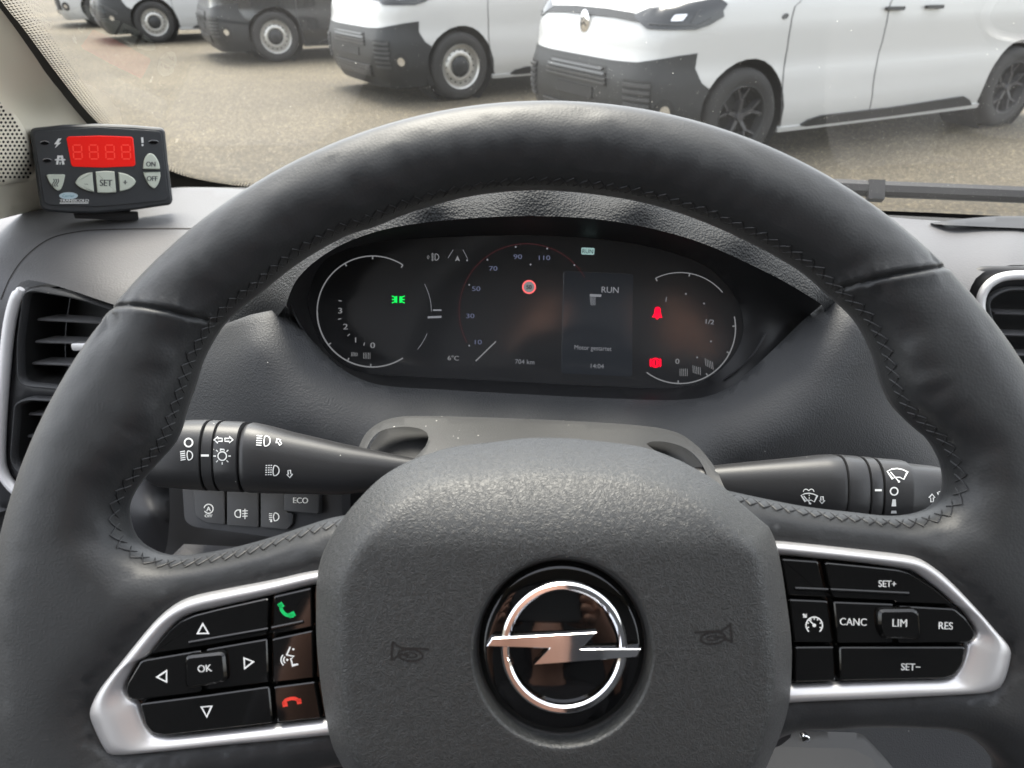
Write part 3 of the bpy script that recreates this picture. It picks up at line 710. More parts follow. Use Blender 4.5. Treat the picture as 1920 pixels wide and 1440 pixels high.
M['e_sign'] = emis("display_sign_red", (0.75, 0.12, 0.12), .3)
deco(lambda d: d.arc(992, 538, 11.5, 0, 360, 3, 36), "limit_sign", 'e_sign', .0005)
deco(lambda d: d.text("50", 992, 538, 8, 0, .95, bold=.3), "limit_sign", 'e_blk', .0006)
deco(lambda d: d.poly(rounded([(1090, 464), (1115, 465), (1114, 478), (1090, 477)], 2, 2)), "run_badge", 'e_cyan')
deco(lambda d: d.text("RUN", 1102, 471, 8, 2, .95), "run_badge", 'e_blk', .0006)
def icons(d):
    d.arc(817, 482, 6, -95, 95, 1.5, 12); d.seg(816, 476, 816, 488, w=1.5)
    for k in range(4): d.seg(809, 476.5 + k * 3.6, 814, 476.5 + k * 3.6, w=1.2)
    d.seg(811, 474, 811, 490, w=1); d.text("0", 803, 482, 7)
    d.poly([(858, 479), (863, 490), (858, 487.5), (853, 490)])
deco(icons, "display_icon", 'e_white')
deco(lambda d: (d.seg(840, 484, 850, 468, w=1), d.seg(868, 468, 877, 485, w=1)), "display_icon", 'e_dim')

# ---- air vents
def vent(pl, outer, sl, pin, name="air_vent"):
    o = rounded(outer, 26, 6); i = inset(o, 9); i2 = inset(o, 12)
    V = []; Fc = []; n = len(o); prof = [(0, -.006), (0, .002), (1.2, .0042), (3.5, .005), (6, .0042), (8, .001), (9, -.006)]
    for q_, h_ in prof: V += [pl(u, v, h_) for u, v in inset(o, q_)]
    for k in range(len(prof) - 1):
        for t_ in range(n): Fc.append((k * n + t_, k * n + (t_ + 1) % n, (k + 1) * n + (t_ + 1) % n, (k + 1) * n + t_))
    fr = mesh(name, V, Fc, M['dashgrain'], dash, 50)
    slab("vent_cavity", i2, pl, -.045, -.040, 1, M['rubber'], fr)
    wl_ = []
    S = Soup()
    V = [pl(u, v, -.041) for u, v in i] + [pl(u, v, 0.0) for u, v in i]; n = len(i)
    S.add(V, [(k, (k + 1) % n, (k + 1) % n + n, k + n) for k in range(n)]); S.build("vent_wall", M['rubber'], fr, fix=False)
    for (a, b) in sl:
        A, B = pl(*a, -.006), pl(*b, -.006); t = (B - A) / np.linalg.norm(B - A); up_ = np.cross(t, pl.n)
        V = []
        for P in (A, B):
            for x, y in ((0, .0009), (.0008, 0), (0, -.0009), (-.020, -.0005), (-.020, .0005)): V.append(P + pl.n * x + up_ * y)
        mesh("slat", V, [(0, 1, 6, 5), (1, 2, 7, 6), (2, 3, 8, 7), (3, 4, 9, 8), (4, 0, 5, 9), (0, 1, 2, 3, 4), (5, 6, 7, 8, 9)], M['dashtop'], fr)
    for p in pin: slab("vent_slider", rounded(p, 5, 3), pl, -.004, .004, 2, M['silver'], fr)
    return fr
panel = [(28, 552), (70, 545), (150, 560), (250, 590), (330, 615), (330, 960), (200, 1000), (20, 960), (-10, 930), (-6, 700)]
VL1 = [(52, 536), (150, 552), (300, 600), (280, 744), (40, 722), (38, 640)]; VL2 = [(34, 752), (60, 742), (280, 754), (250, 930), (70, 905), (24, 870)]
def vpanel(poly, pl, vs):
    return pillow("vent_panel", poly, [resample(inset(rounded(v, 26, 6), 4), 10) for v in vs], pl, lambda V, d: -.004 + .003 * np.clip(d / 6, 0, 1), M['smoothdark'], dash, res=14, rings=(3, 7), back=lambda V, d, h: np.full(len(V), -.03))
vpanel(resample(smooth(panel, True, 3), 14), VPL, [VL1, VL2])
vent(VPL, [(52, 536), (150, 552), (300, 600), (280, 744), (40, 722), (38, 640)], [((60, 602), (290, 614)), ((56, 644), (290, 652)), ((50, 685), (290, 694))], [[(139, 642), (176, 641), (176, 655), (142, 656)]])
vent(VPL, [(34, 752), (60, 742), (280, 754), (250, 930), (70, 905), (24, 870)], [((44, 781), (240, 788)), ((42, 823), (240, 830)), ((50, 865), (240, 872))], [])
cs = smooth([(46, 540), (33, 568), (22, 620), (12, 720), (7, 800), (6, 860), (14, 890), (34, 915), (60, 935)], False, 6)
mesh("vent_strip", *tube([VPL(u, v, .003) for u, v in cs], [.0022] + [.0030] * 2 + [.0042] * (len(cs) - 4) + [.003], 12), M['trimsilver'], dash)
VPR = Plane.pts((1850, 540, .575), (2100, 560, .565), (1880, 800, .60))
vpanel(resample(rounded([(1816, 500), (2200, 505), (2200, 860), (1880, 850), (1818, 640)], 40, 6), 14), VPR, [[(1842, 560), (1880, 537), (2150, 545), (2150, 760), (1920, 750), (1862, 640)]])
vent(VPR, [(1842, 560), (1880, 537), (2150, 545), (2150, 760), (1920, 750), (1862, 640)], [((1872, 590), (2120, 597)), ((1870, 630), (2120, 637)), ((1878, 668), (2120, 675))], [])
cs = smooth([(2150, 521), (1960, 516), (1890, 516), (1856, 528), (1838, 552), (1836, 585), (1850, 630), (1876, 690), (1910, 760)], False, 6)
mesh("vent_strip", *tube([VPR(u, v, .003) for u, v in cs], .0034, 12), M['trimsilver'], dash)

# ---- lower left panel with switches
lowp = [(225, 900), (330, 905), (700, 905), (720, 1120), (200, 1120)]
relief("lower_panel", lowp, [(225, 900, .545), (330, 905, .55), (700, 905, .53), (720, 1120, .55), (200, 1120, .54), (318, 1000, .548)], M['smoothdark'], dash, res=25)
pk = [(236, 900), (262, 888), (300, 870), (312, 880), (318, 930), (316, 1000), (306, 1042), (280, 1040), (240, 1000)]
relief("lower_panel_edge", resample(smooth(pk, True, 3), 9), [(240, 900, .52), (300, 880, .515), (250, 1000, .52), (290, 960, .512), (306, 1030, .525), (318, 930, .53)], M['smoothdark'], dash, res=9)
relief("floor_tray", [(318, 1046), (345, 1020), (470, 1026), (640, 1030), (640, 1080), (318, 1080)], [(318, 1046, .52), (345, 1020, .535), (640, 1030, .53), (640, 1080, .50), (318, 1080, .50)], M['dashtop'], dash, res=20)
SP = Plane.pts((340, 930, .515), (620, 940, .505), (430, 1000, .508))
swb = slab("switch_panel", rounded([(338, 905), (640, 905), (640, 1015), (513, 1009), (360, 989), (343, 978)], 10, 4), SP, -.02, -.002, 2, M['smoothdark'], dash)
for p in ([(362, 905), (423, 905), (424, 985), (387, 981), (367, 968)], [(426, 905), (487, 905), (487, 990), (426, 986)], [(489, 905), (536, 905), (536, 958), (552, 962), (550, 983), (540, 994), (489, 990)]):
    slab("switch", rounded(inset(p, 1), 4, 3), SP, -.006, .0012, 2, M['switch'], swb)
slab("switch", rounded([(538, 905), (603, 905), (602, 963), (538, 958)], 4, 3), SP, -.006, .005, 2, M['switch'], swb)
dd = Deco(); dd.text("A", 393, 954, 9, 0, 1, bold=.3); dd.arc(393, 954, 8.5, -170, 150, 1.7, 24); dd.text("OFF", 393, 967, 5.5, 0, 1.1, bold=.2)
dd.cut(); dd.arc(449, 963, 7, 90, 270, 1.7, 12); dd.seg(449, 956, 452, 956, 453, 963, 452, 970, 449, 970, w=1.7)
for k in range(3): dd.seg(456, 958 + k * 5, 466, 957.5 + k * 5, w=1.5)
dd.seg(461, 954, 461, 973, w=1.5)
dd.cut(); dd.arc(517, 969, 7.5, -95, 95, 1.7, 12); dd.seg(516, 962, 514, 969, 516, 977, w=1.7)
for k in range(4): dd.seg(506, 963 + k * 3.6, 512, 963.5 + k * 3.6, w=1.4)
dd.disc(510, 977, 2)
dd.build("switch_print", SP, .0014, M['white'], swb)
Deco().text("ECO", 569, 938, 11, 1, .95, bold=.3).build("switch_print", SP, .0052, M['white'], swb)

# ================================================================== COLUMN SHROUD AND STALKS
shr = thing("column_shroud", "dusty grey plastic shroud round the steering column, with oval stalk openings", "column shroud", tuple(at(1010, 860, .42)))
top = resample(smooth([(682, 850), (672, 842), (690, 808), (730, 785), (800, 780), (1000, 786), (1180, 796), (1260, 808), (1300, 830), (1330, 862), (1352, 900), (1365, 980), (1200, 1020), (1000, 1030), (800, 1020), (745, 960), (752, 895), (775, 862), (798, 836), (803, 816), (788, 804), (755, 800), (716, 807), (696, 824)], True, 4), 9)
LH = resample(smooth([(682, 846), (692, 822), (715, 806), (755, 800), (792, 804), (802, 815), (788, 834), (765, 856), (745, 880), (690, 880)], True, 3), 8)
RH = resample(smooth([(1212, 832), (1245, 828), (1285, 840), (1312, 864), (1326, 900), (1290, 905), (1250, 860)], True, 3), 8)
sc_ = [(672, 838, .385), (730, 785, .395), (1000, 786, .40), (1260, 808, .40), (1340, 870, .39), (640, 900, .36), (1000, 860, .355), (800, 860, .355), (1200, 870, .36), (1000, 1030, .33), (650, 980, .34), (1365, 980, .345), (1320, 930, .37)]
relief("shroud_top", top, sc_, M['shroud'], shr, holes=[RH], res=12, thick=.004, sharp=60)
relief("shroud_inner", rounded([(690, 840), (720, 800), (1000, 800), (1280, 830), (1340, 900), (1340, 1000), (760, 1000), (730, 880)], 10, 3), [(u, v, d_ + .022) for u, v, d_ in sc_], M['rubber'], shr, res=25, thick=.004)
low_s = [(1380, 1370), (1560, 1372), (1615, 1374), (1650, 1410), (1700, 1470), (1700, 1600), (1380, 1600)]
relief("shroud_lower", rounded(low_s, 12, 3), [(1380, 1370, .40), (1615, 1374, .41), (1700, 1600, .36), (1380, 1600, .34), (1500, 1400, .395)], M['black'], shr, res=16)
relief("shroud_lower", rounded([(1390, 1398), (1600, 1404), (1640, 1425), (1650, 1600), (1390, 1600)], 10, 3), [(1390, 1398, .37), (1600, 1404, .375), (1650, 1600, .34), (1390, 1600, .33)], M['black'], shr, res=16)
sm = onto([c for c in shr.children if c.name.startswith("shroud_lower")])
s1 = slab("screw", circle(1509, 1384, 9, 20), lambda u, v, h: sm(1509, 1384, 0) + (at(u, v, .39) - at(1509, 1384, .39)) - AF * h, -.002, .002, 3, M['chrome'], shr, bevh=.0014)

def loft(name, stn, mt, parent, n=28, ex=2.6, kd=0.42, cap=True):
    V = []; Fc = []
    for u, t, b, d_ in stn:
        hh = (b - t) / 2 * d_ / F; u = 960 + (u - 960) * (d_ - hh * kd * 2) / d_; c = at(u, (t + b) / 2, d_)
        for k in range(n):
            a = 2 * math.pi * k / n; ca, sa = math.cos(a), math.sin(a)
            x = math.copysign(abs(ca) ** (2 / ex), ca); y = math.copysign(abs(sa) ** (2 / ex), sa)
            V.append(c + AU * y * hh - AF * x * hh * kd * 2)
    m = len(stn)
    for i in range(m - 1):
        for k in range(n):
            l = (k + 1) % n; Fc.append((i * n + k, i * n + l, (i + 1) * n + l, (i + 1) * n + k))
    if cap: Fc += [tuple(range(n)), tuple((m - 1) * n + k for k in range(n))]
    return mesh(name, V, Fc, mt, parent, 40)
ls = thing("light_stalk", "black indicator and headlight stalk with white lamp symbols, beside the switch panel", "control stalk", tuple(at(740, 890, .385)))
rs = thing("wiper_stalk", "black wiper stalk with white wiper symbols, beside the right-hand air vent", "control stalk", tuple(at(1310, 910, .385)))
dl = lambda u: .372 + .00002 * (u - 300)
def st_(l): return [(u, t, b, dl(u)) for u, t, b in l]
s1 = loft("stalk_body", st_([(446, 800, 917, ), (449, 794, 922), (456, 792, 923), (490, 799, 924), (533, 810, 925), (580, 820, 926), (633, 832, 927), (700, 845, 920), (760, 857, 912), (820, 864, 905)]), M['stalk'], ls)
s2 = loft("stalk_ring", st_([(398, 792, 916), (401, 789, 920), (441, 791, 922), (444, 795, 919)]), M['stalk'], ls)
s3 = loft("stalk_ring", st_([(376, 790, 916), (378, 787.5, 919), (395, 788, 920), (397, 791, 917)]), M['stalk'], ls)
s4 = loft("stalk_tip", st_([(262, 815, 895), (268, 798, 905), (280, 790, 912), (340, 787, 917), (371, 787, 919), (374, 790, 916)]), M['stalk'], ls)
loft("stalk_core", st_([(300, 796, 912), (520, 815, 915)]), M['rubber'], ls)
lm = onto([s1, s2, s3, s4])
def beam(d, cx, cy, s=1.0, rot=0, dash_=False, tilt=0):
    c, n = math.cos(R(rot)), math.sin(R(rot))
    T_ = lambda *p: [(cx + s * (x * c - y * n), cy + s * (x * n + y * c)) for x, y in p]
    d.line(T_(*[(1 + 9 * math.cos(a) if math.cos(a) > 0 else 1 + 3 * math.cos(a), 10 * math.sin(a)) for a in np.linspace(-math.pi, math.pi, 29)[:-1]]), 2, True)
    for k in range(5):
        y = -9 + k * 4.5
        if dash_:
            for x in (-17, -12, -7.5): d.line(T_((x, y + tilt * (x + 17)), (x + 3.2, y + tilt * (x + 20))), 2)
        else: d.line(T_((-17, y + tilt * 0), (-6, y + tilt * 11)), 2)
def arrow(d, cx, cy, rot, s=1.0):
    c, n = math.cos(R(rot)), math.sin(R(rot))
    d.line([(cx + s * (x * c - y * n), cy + s * (x * n + y * c)) for x, y in ((0, -8), (6, -1), (2.6, -1), (2.6, 7), (-2.6, 7), (-2.6, -1), (-6, -1))], 1.5, True)
dd = Deco()
dd.arc(354, 830, 7.5, 0, 360, 2.8, 26); dd.cut(); beam(dd, 353, 854, .85, -4, tilt=-.12)
dd.cut(); dd.seg(378, 854, 392, 854, w=4); dd.cut()
dd.cut(); arrow(dd, 410, 825, -90, 1.0); dd.cut(); arrow(dd, 429, 825, 90, 1.0); dd.cut()
dd.arc(417, 855, 8, 0, 360, 2.2, 24); dd.line([(413.5, 846), (413.5, 842.5), (420.5, 842.5), (420.5, 846)], 1.8)
for a in (0, 45, 90, 135, 180, 225, 315): dd.line([(417 + r_ * math.cos(R(a)), 855 + r_ * math.sin(R(a))) for r_ in (11.5, 16)], 2)
dd.cut(); beam(dd, 497, 827, .95, 4); dd.cut(); arrow(dd, 523, 829, -35, .85); dd.cut(); beam(dd, 514, 882, .95, 3, True, -.08); dd.cut(); arrow(dd, 543, 888, 175, .9)
dd.build("stalk_print", lm, .0003, M['white'], ls)
dr = lambda u: .385 + .00002 * (1700 - u)
def st_(l): return [(u, t, b, dr(u)) for u, t, b in l]
r1 = loft("stalk_body", st_([(1240, 884, 940), (1307, 877, 945), (1407, 867, 955), (1507, 858, 965), (1560, 853, 972), (1584, 852, 975), (1590, 854, 972)]), M['stalk'], rs)
r2 = loft("stalk_ring", st_([(1592, 855, 973), (1595, 852, 976), (1630, 855, 977), (1633, 858, 974)]), M['stalk'], rs)
r3 = loft("stalk_ring", st_([(1635, 858, 975), (1637, 855.5, 977), (1655, 857, 978), (1657, 860, 976)]), M['stalk'], rs)
r4 = loft("stalk_tip", st_([(1660, 860, 976), (1662, 858, 978), (1712, 862, 979), (1716, 863, 979), (1722, 868, 976), (1770, 873, 974), (1800, 880, 968)]), M['stalk'], rs)
loft("stalk_core", st_([(1500, 862, 960), (1700, 866, 972)]), M['rubber'], rs)
rm = onto([r1, r2, r3, r4])
def wiper(d, cx, cy, s=1.0, full=True):
    T_ = lambda *p: [(cx + s * x, cy + s * y) for x, y in p]
    if full: d.line(T_((-19, -8), (-10, -12), (0, -13), (10, -11), (19, -7), (12, 7), (5, 3), (-5, 3), (-9, 6)), 2, True)
    d.line(T_((-13, -7), (2, 10)), 2); p = T_((3, 11))[0]; d.disc(p[0], p[1], 2.2 * s)
dd = Deco(); wiper(dd, 1682, 892); dd.cut(); dd.arc(1676, 921, 7, 0, 360, 2.6, 26); dd.cut(); dd.poly([(1673, 936), (1679, 936), (1680, 949), (1671, 949)]); dd.poly([(1671, 957), (1680, 957), (1681, 962), (1670, 962)])
dd.cut(); dd.seg(1640, 919, 1653, 919, w=4); dd.cut(); wiper(dd, 1517, 935, .8)
dd.arc(1511, 922, 5, 180, 340, 1.5, 8); dd.arc(1521, 922, 5, 200, 360, 1.5, 8)
for k in range(4): dd.seg(1517, 927 + k * 5, 1517, 930 + k * 5, w=1.5)
dd.cut(); arrow(dd, 1541, 937, 180, .85); dd.cut(); arrow(dd, 1747, 934, 0, .95); dd.cut(); wiper(dd, 1772, 930, .8)
dd.build("stalk_print", rm, .0003, M['white'], rs)
# ================================================================== REFRIGERATION CONTROL UNIT
UP_ = Plane(at(190, 315, .62), CAM - at(190, 315, .62))
uo = UP_.depth(190, 400)
unit = thing("control_unit", "small grey control box with red digit display and pale buttons on the dashboard", "control unit", tuple(UP_(195, 412, -.01)))
def zc(pts): return [(x * .25, 180 + y * .25) for x, y in pts]
M['ubody'] = mat("unit_plastic", (0.035, 0.038, 0.042), 0.45, bump=[('noise', 1200, .12, .0003)])
M['ubtn'] = mat("pale_button", (0.56, 0.60, 0.52), 0.45)
M['ured'] = mat("red_filter", (0.80, 0.012, 0.008), 0.25, emit=(1, .03, .02), es=0.03)  # display is unlit; a faint red glow is added to the filter
M['useg'] = mat("red_segment", (0.90, 0.05, 0.03), 0.4, emit=(1, .08, .05), es=0.04)  # unlit ghost digits, with a faint added glow as well
M['uink'] = mat("dark_print", (0.05, 0.055, 0.06), 0.5)
M['uoval'] = mat("logo_blue", (0.50, 0.62, 0.68), 0.4)
M['uteal'] = mat("logo_teal", (0.08, 0.28, 0.34), 0.4)
uol = zc([(218, 265), (240, 238), (470, 213), (730, 206), (980, 216), (1215, 236), (1240, 256), (1262, 480), (1300, 785), (1282, 818), (1000, 858), (720, 884), (520, 882), (345, 868), (298, 838), (262, 570)])
housing = slab("housing", resample(rounded(uol, 5, 4), 4), UP_, -.026, -.001, 5, M['ubody'], unit, bevh=.004)
fp = zc([(250, 285), (275, 268), (720, 232), (1190, 262), (1212, 285), (1262, 760), (1240, 785), (740, 830), (370, 820), (330, 795)])
slab("front_plate", rounded(fp, 4, 4), UP_, -.004, 0, 1.2, M['ubody'], unit, bevh=.0004)
dsp = zc([(498, 318), (515, 303), (750, 297), (985, 305), (1000, 318), (1016, 515), (1002, 528), (770, 537), (548, 530), (534, 516)])
rdp = slab("red_display", rounded(dsp, 2, 3), UP_, -.004, .0008, 1.5, M['ured'], unit, bevh=.0005)
dg = Deco()
for cx in (582, 703, 825, 945):
    dg.cut(); c = lambda x, y: (lambda q: (q[0][0], q[0][1]))(zc([(cx + x + y * .06, 420 + y)]))
    for a, b in (((-26, -52), (26, -52)), ((-28, 0), (28, 0)), ((-26, 52), (26, 52)), ((-32, -46), (-32, -6)), ((32, -46), (32, -6)), ((-32, 6), (-32, 46)), ((32, 6), (32, 46))):
        dg.line([c(*a), c(*b)], 2.0)
dg.build("digit_segments", UP_, .0010, M['useg'], rdp)
def ub(p, r=3): return slab("button", rounded(zc(p), r, 3), UP_, -.003, .0022, 1.5, M['ubtn'], unit, bevh=.001)
ub(smooth([(565, 650), (590, 610), (640, 582), (692, 572)], False, 3) + smooth([(706, 722), (650, 708), (600, 686), (570, 660)], False, 3), .5)
ub([(716, 568), (790, 562), (858, 566), (872, 722), (800, 728), (730, 724)], 1)
ub(smooth([(886, 572), (950, 586), (1000, 616), (1018, 642)], False, 3) + smooth([(1012, 660), (980, 690), (940, 706), (898, 716)], False, 3), .5)
ub(smooth([(1072, 548), (1078, 490), (1095, 450), (1122, 430), (1155, 442), (1182, 480), (1196, 520), (1198, 550)], False, 3), .5)
ub([(1074, 570), (1200, 570)] + smooth([(1203, 600), (1190, 650), (1165, 688), (1145, 690), (1115, 665), (1085, 610)], False, 3), .5)
ub([(348, 594), (365, 588), (480, 588), (488, 596)] + smooth([(480, 640), (462, 690), (438, 710), (405, 690), (370, 645)], False, 3), .5)
ik = Deco(); P_ = lambda x, y: zc([(x, y)])[0]
for t, x, y, c in (("–", 648, 655, 10), ("SET", 795, 650, 12.5), ("+", 938, 646, 12), ("ON", 1130, 510, 9.5), ("OFF", 1140, 618, 9.5)): ik.text(t, *P_(x, y), c, 1, .88, bold=.45)
ik.cut()
for k in (-16, 0, 16): ik.line([P_(418 + k + 7 * math.sin(a * 1.0), 622 + a * 9) for a in np.linspace(0, 6.3, 10)], 1.9)
ik.build("unit_print", UP_, .0023, M['uink'], unit)
ik = Deco()
ik.poly([P_(438, 318), P_(462, 318), P_(440, 350), P_(458, 350), P_(412, 392), P_(426, 362), P_(406, 362)])
ik.cut(); ik.line([P_(1066, 310), P_(1069, 352)], 4.0); ik.disc(*P_(1069, 368), 2)
ik.cut()
for a, b, w in (((412, 478), (490, 478), 2.6), ((440, 446), (428, 514), 4.4), ((462, 446), (476, 514), 4.4), ((451, 446), (451, 462), 2), ((451, 494), (451, 514), 2)): ik.line([P_(*a), P_(*b)], w)
ik.text("TRANSICOLD", *P_(557, 783), 5.2, 0, 1.25, bold=.35); ik.line([P_(448, 803), P_(664, 802)], 2)
ik.build("unit_print", UP_, .0004, M['white'], unit)
ik = Deco(); ik.disc(*P_(514, 748), 17.5, 28, 6.6); ik.build("logo_oval", UP_, .0004, M['uoval'], unit)
ik = Deco(); ik.text("Carrier", *P_(513, 747), 5.2, 0, 1.05); ik.build("logo_oval", UP_, .0006, M['uteal'], unit)
for x, y, w in ((335, 353, 33), (354, 484, 33), (1151, 347, 37)):
    c = P_(x, y); o = slab("indicator_lamp", circle(c[0], c[1], w * .25, 20, 3.6), UP_, -.002, .0006, 1.2, M['piano'], unit, bevh=.0004)
    Deco().arc(c[0], c[1], w * .25, 190, 350, .8, 14, 3.9).build("indicator_rim", UP_, .0007, M['silver'], unit)
slab("bracket_foot", rounded([(136, 398), (200, 398), (260, 399), (261, 413), (255, 415), (140, 411)], 2, 2), UP_, -.035, -.010, 1.5, M['black'], unit)
slab("bracket_neck", rounded([(150, 388), (245, 390), (245, 402), (150, 402)], 2, 2), UP_, -.020, -.012, 1, M['black'], unit)

# ================================================================== WINDSCREEN, PILLAR
A_ = at(460, 352, dz(460, 352, 1.19)); B_ = at(1650, 400, dz(1650, 400, 1.19))
wt = (B_ - A_) / np.linalg.norm(B_ - A_); wf = np.cross(VZ, wt); wf /= np.linalg.norm(wf)
wu = -wf * math.cos(R(36)) + VZ * math.sin(R(36)); 
if np.dot(wf, VF) < 0: wf = -wf; wu = -wf * math.cos(R(36)) + VZ * math.sin(R(36))
WP = Plane(A_, np.cross(wt, wu))
def ab(u, v): q = WP(u, v) - A_; return (float(q @ wt) * 1000, float(q @ wu) * 1000)
def WS(a, b, h=0.0): return A_ + wt * a / 1000 + wu * b / 1000 + WP.n * h
INN = [(-70, -105), (12, 8), (42, 44), (83, 100), (125, 156), (167, 208), (210, 250), (265, 292), (318, 316), (360, 330), (420, 341), (475, 347), (700, 360), (1000, 370), (1650, 391), (1920, 403), (2300, 420)]
OUTP = [(-86, -98), (-1, 12), (31, 54), (72, 112), (114, 168), (155, 220), (190, 262), (235, 310), (285, 348), (330, 366), (420, 368), (475, 367), (700, 380), (1000, 392), (1650, 414), (1920, 426), (2300, 443)]
screen = thing("windscreen", "dusty windscreen with black dotted border above the dashboard", "windscreen", tuple(WS(500, 0, -.01)))
ia = [ab(*p) for p in INN]; oa = [ab(*p) for p in OUTP]
d0 = np.array(ia[0]) - np.array(ia[1]); d0 /= np.linalg.norm(d0); top_l = tuple(np.array(ia[0]) + d0 * (820 - ia[0][1]) / d0[1])
gl = [top_l] + oa + [(1500, oa[-1][1] - 4), (1500, 820)]
GM = bpy.data.materials.new("screen_glass"); GM.use_nodes = True; t = GM.node_tree; t.nodes.clear(); N = t.nodes; L = t.links
o_ = N.new("ShaderNodeOutputMaterial"); tr_ = N.new("ShaderNodeBsdfTransparent"); tr_.inputs[0].default_value = (0.95, 0.955, 0.93, 1)
gs = N.new("ShaderNodeBsdfGlossy"); gs.inputs["Roughness"].default_value = 0.02; lw = N.new("ShaderNodeFresnel"); lw.inputs[0].default_value = 1.45
m1 = N.new("ShaderNodeMixShader"); L.new(lw.outputs[0], m1.inputs[0]); L.new(tr_.outputs[0], m1.inputs[1]); L.new(gs.outputs[0], m1.inputs[2])
tl = N.new("ShaderNodeBsdfTranslucent"); tl.inputs[0].default_value = (0.9, 0.87, 0.80, 1)
tc = N.new("ShaderNodeTexCoord"); nz = N.new("ShaderNodeTexNoise"); nz.inputs["Scale"].default_value = 9; nz.inputs["Detail"].default_value = 7; L.new(tc.outputs["Object"], nz.inputs["Vector"])
mr = N.new("ShaderNodeMapRange"); mr.inputs[1].default_value = .3; mr.inputs[2].default_value = .75; mr.inputs[3].default_value = 0.001; mr.inputs[4].default_value = 0.007; L.new(nz.outputs["Fac"], mr.inputs[0])
m2 = N.new("ShaderNodeMixShader"); L.new(mr.outputs[0], m2.inputs[0]); L.new(m1.outputs[0], m2.inputs[1]); L.new(tl.outputs[0], m2.inputs[2]); L.new(m2.outputs[0], o_.inputs[0])
pane = mesh("pane", [WS(a, b) for a, b in gl], [tuple(range(len(gl)))], GM, screen, fix=False)
S = Soup(); n = len(ia); si = smooth(ia, False, 4); so_ = smooth(oa, False, 4)
V = [WS(*p, .002) for p in si] + [WS(*p, .002) for p in so_]; m_ = len(si)
S.add(V, [(i, i + 1, i + 1 + m_, i + m_) for i in range(m_ - 1)]); S.build("black_border", M['rubber'], screen, fix=False)
dots = Soup(); q = np.array(resample(si[:46], 3.1, False)); tg = np.gradient(q, axis=0); tg /= np.linalg.norm(tg, axis=1)[:, None]; nm = np.stack([-tg[:, 1], tg[:, 0]], 1)
if (np.array(si[10]) - np.array(so_[10])) @ nm[10] < 0: nm = -nm
for row in range(6):
    rr = 1.15 - row * .15
    for i in range(len(q) - 1):
        c = (q[i] + (q[i + 1] - q[i]) * (.5 * (row % 2))) + nm[i] * (1.4 + row * 2.7); k = 7
        dots.add([WS(c[0] + rr * math.cos(6.283 * j / k), c[1] + rr * math.sin(6.283 * j / k), .002) for j in range(k)], [tuple(range(k))])
do = dots.build("border_dots", M['rubber'], screen, fix=False); do["kind"] = "stuff"
SPK = bpy.data.materials.new("dried_specks"); SPK.use_nodes = True; t = SPK.node_tree; t.nodes.clear(); o_ = t.nodes.new("ShaderNodeOutputMaterial"); tl = t.nodes.new("ShaderNodeBsdfTranslucent"); tl.inputs[0].default_value = (.95, .93, .86, 1); tp = t.nodes.new("ShaderNodeBsdfTransparent"); mx = t.nodes.new("ShaderNodeMixShader"); mx.inputs[0].default_value = .45
t.links.new(tp.outputs[0], mx.inputs[1]); t.links.new(tl.outputs[0], mx.inputs[2]); t.links.new(mx.outputs[0], o_.inputs[0])
sp = Soup()
for i in range(9000):
    u = random.uniform(0, 1960); v = random.uniform(-40, 405)
    if random.random() > 0.05 + 0.95 * (max(v, 0) / 400) ** 1.3: continue
    a, b = ab(u, v); r_ = random.uniform(.09, .20) if random.random() < .97 else random.uniform(.2, .36); k = 6; st_a = random.random() * 6
    sp.add([WS(a + r_ * math.cos(st_a + 6.283 * j / k) * random.uniform(.6, 1.2), b + r_ * 1.2 * math.sin(st_a + 6.283 * j / k), .0012) for j in range(k)], [tuple(range(k))])
for cx, cy in ():
    for i in range(36):
        u = cx + random.gauss(0, 9); v = cy + random.gauss(0, 10); a, b = ab(u, v); r_ = random.uniform(.12, .4)
        sp.add([WS(a + r_ * math.cos(6.283 * j / 6) * random.uniform(.5, 1.6), b + r_ * math.sin(6.283 * j / 6), .0012) for j in range(6)], [tuple(range(6))])
so2 = sp.build("dirt_specks", SPK, screen, fix=False); so2["kind"] = "stuff"
# rubber-lipped cowl and wiper outside
wip = thing("windscreen_wiper", "dark grey wiper arm lying along the lower windscreen edge", "wiper", tuple(WS(*ab(1760, 396), -.03)))
mesh("arm", *tube([WS(*ab(u, v), -.016) for u, v in ((1150, 366), (1560, 382), (1640, 386), (1760, 391), (1920, 398), (2200, 410), (2600, 428))], .0075, 8), M['smoothdark'], wip)
c = ab(1640, 384); bx = [WS(c[0] + x, c[1] + y, h) for h in (-.004, -.022) for x, y in ((-7, -4), (7, -4), (7, 5), (-7, 5))]
mesh("blade_joint", bx, [(0, 1, 2, 3), (7, 6, 5, 4), (0, 4, 5, 1), (1, 5, 6, 2), (2, 6, 7, 3), (3, 7, 4, 0)], M['smoothdark'], wip)

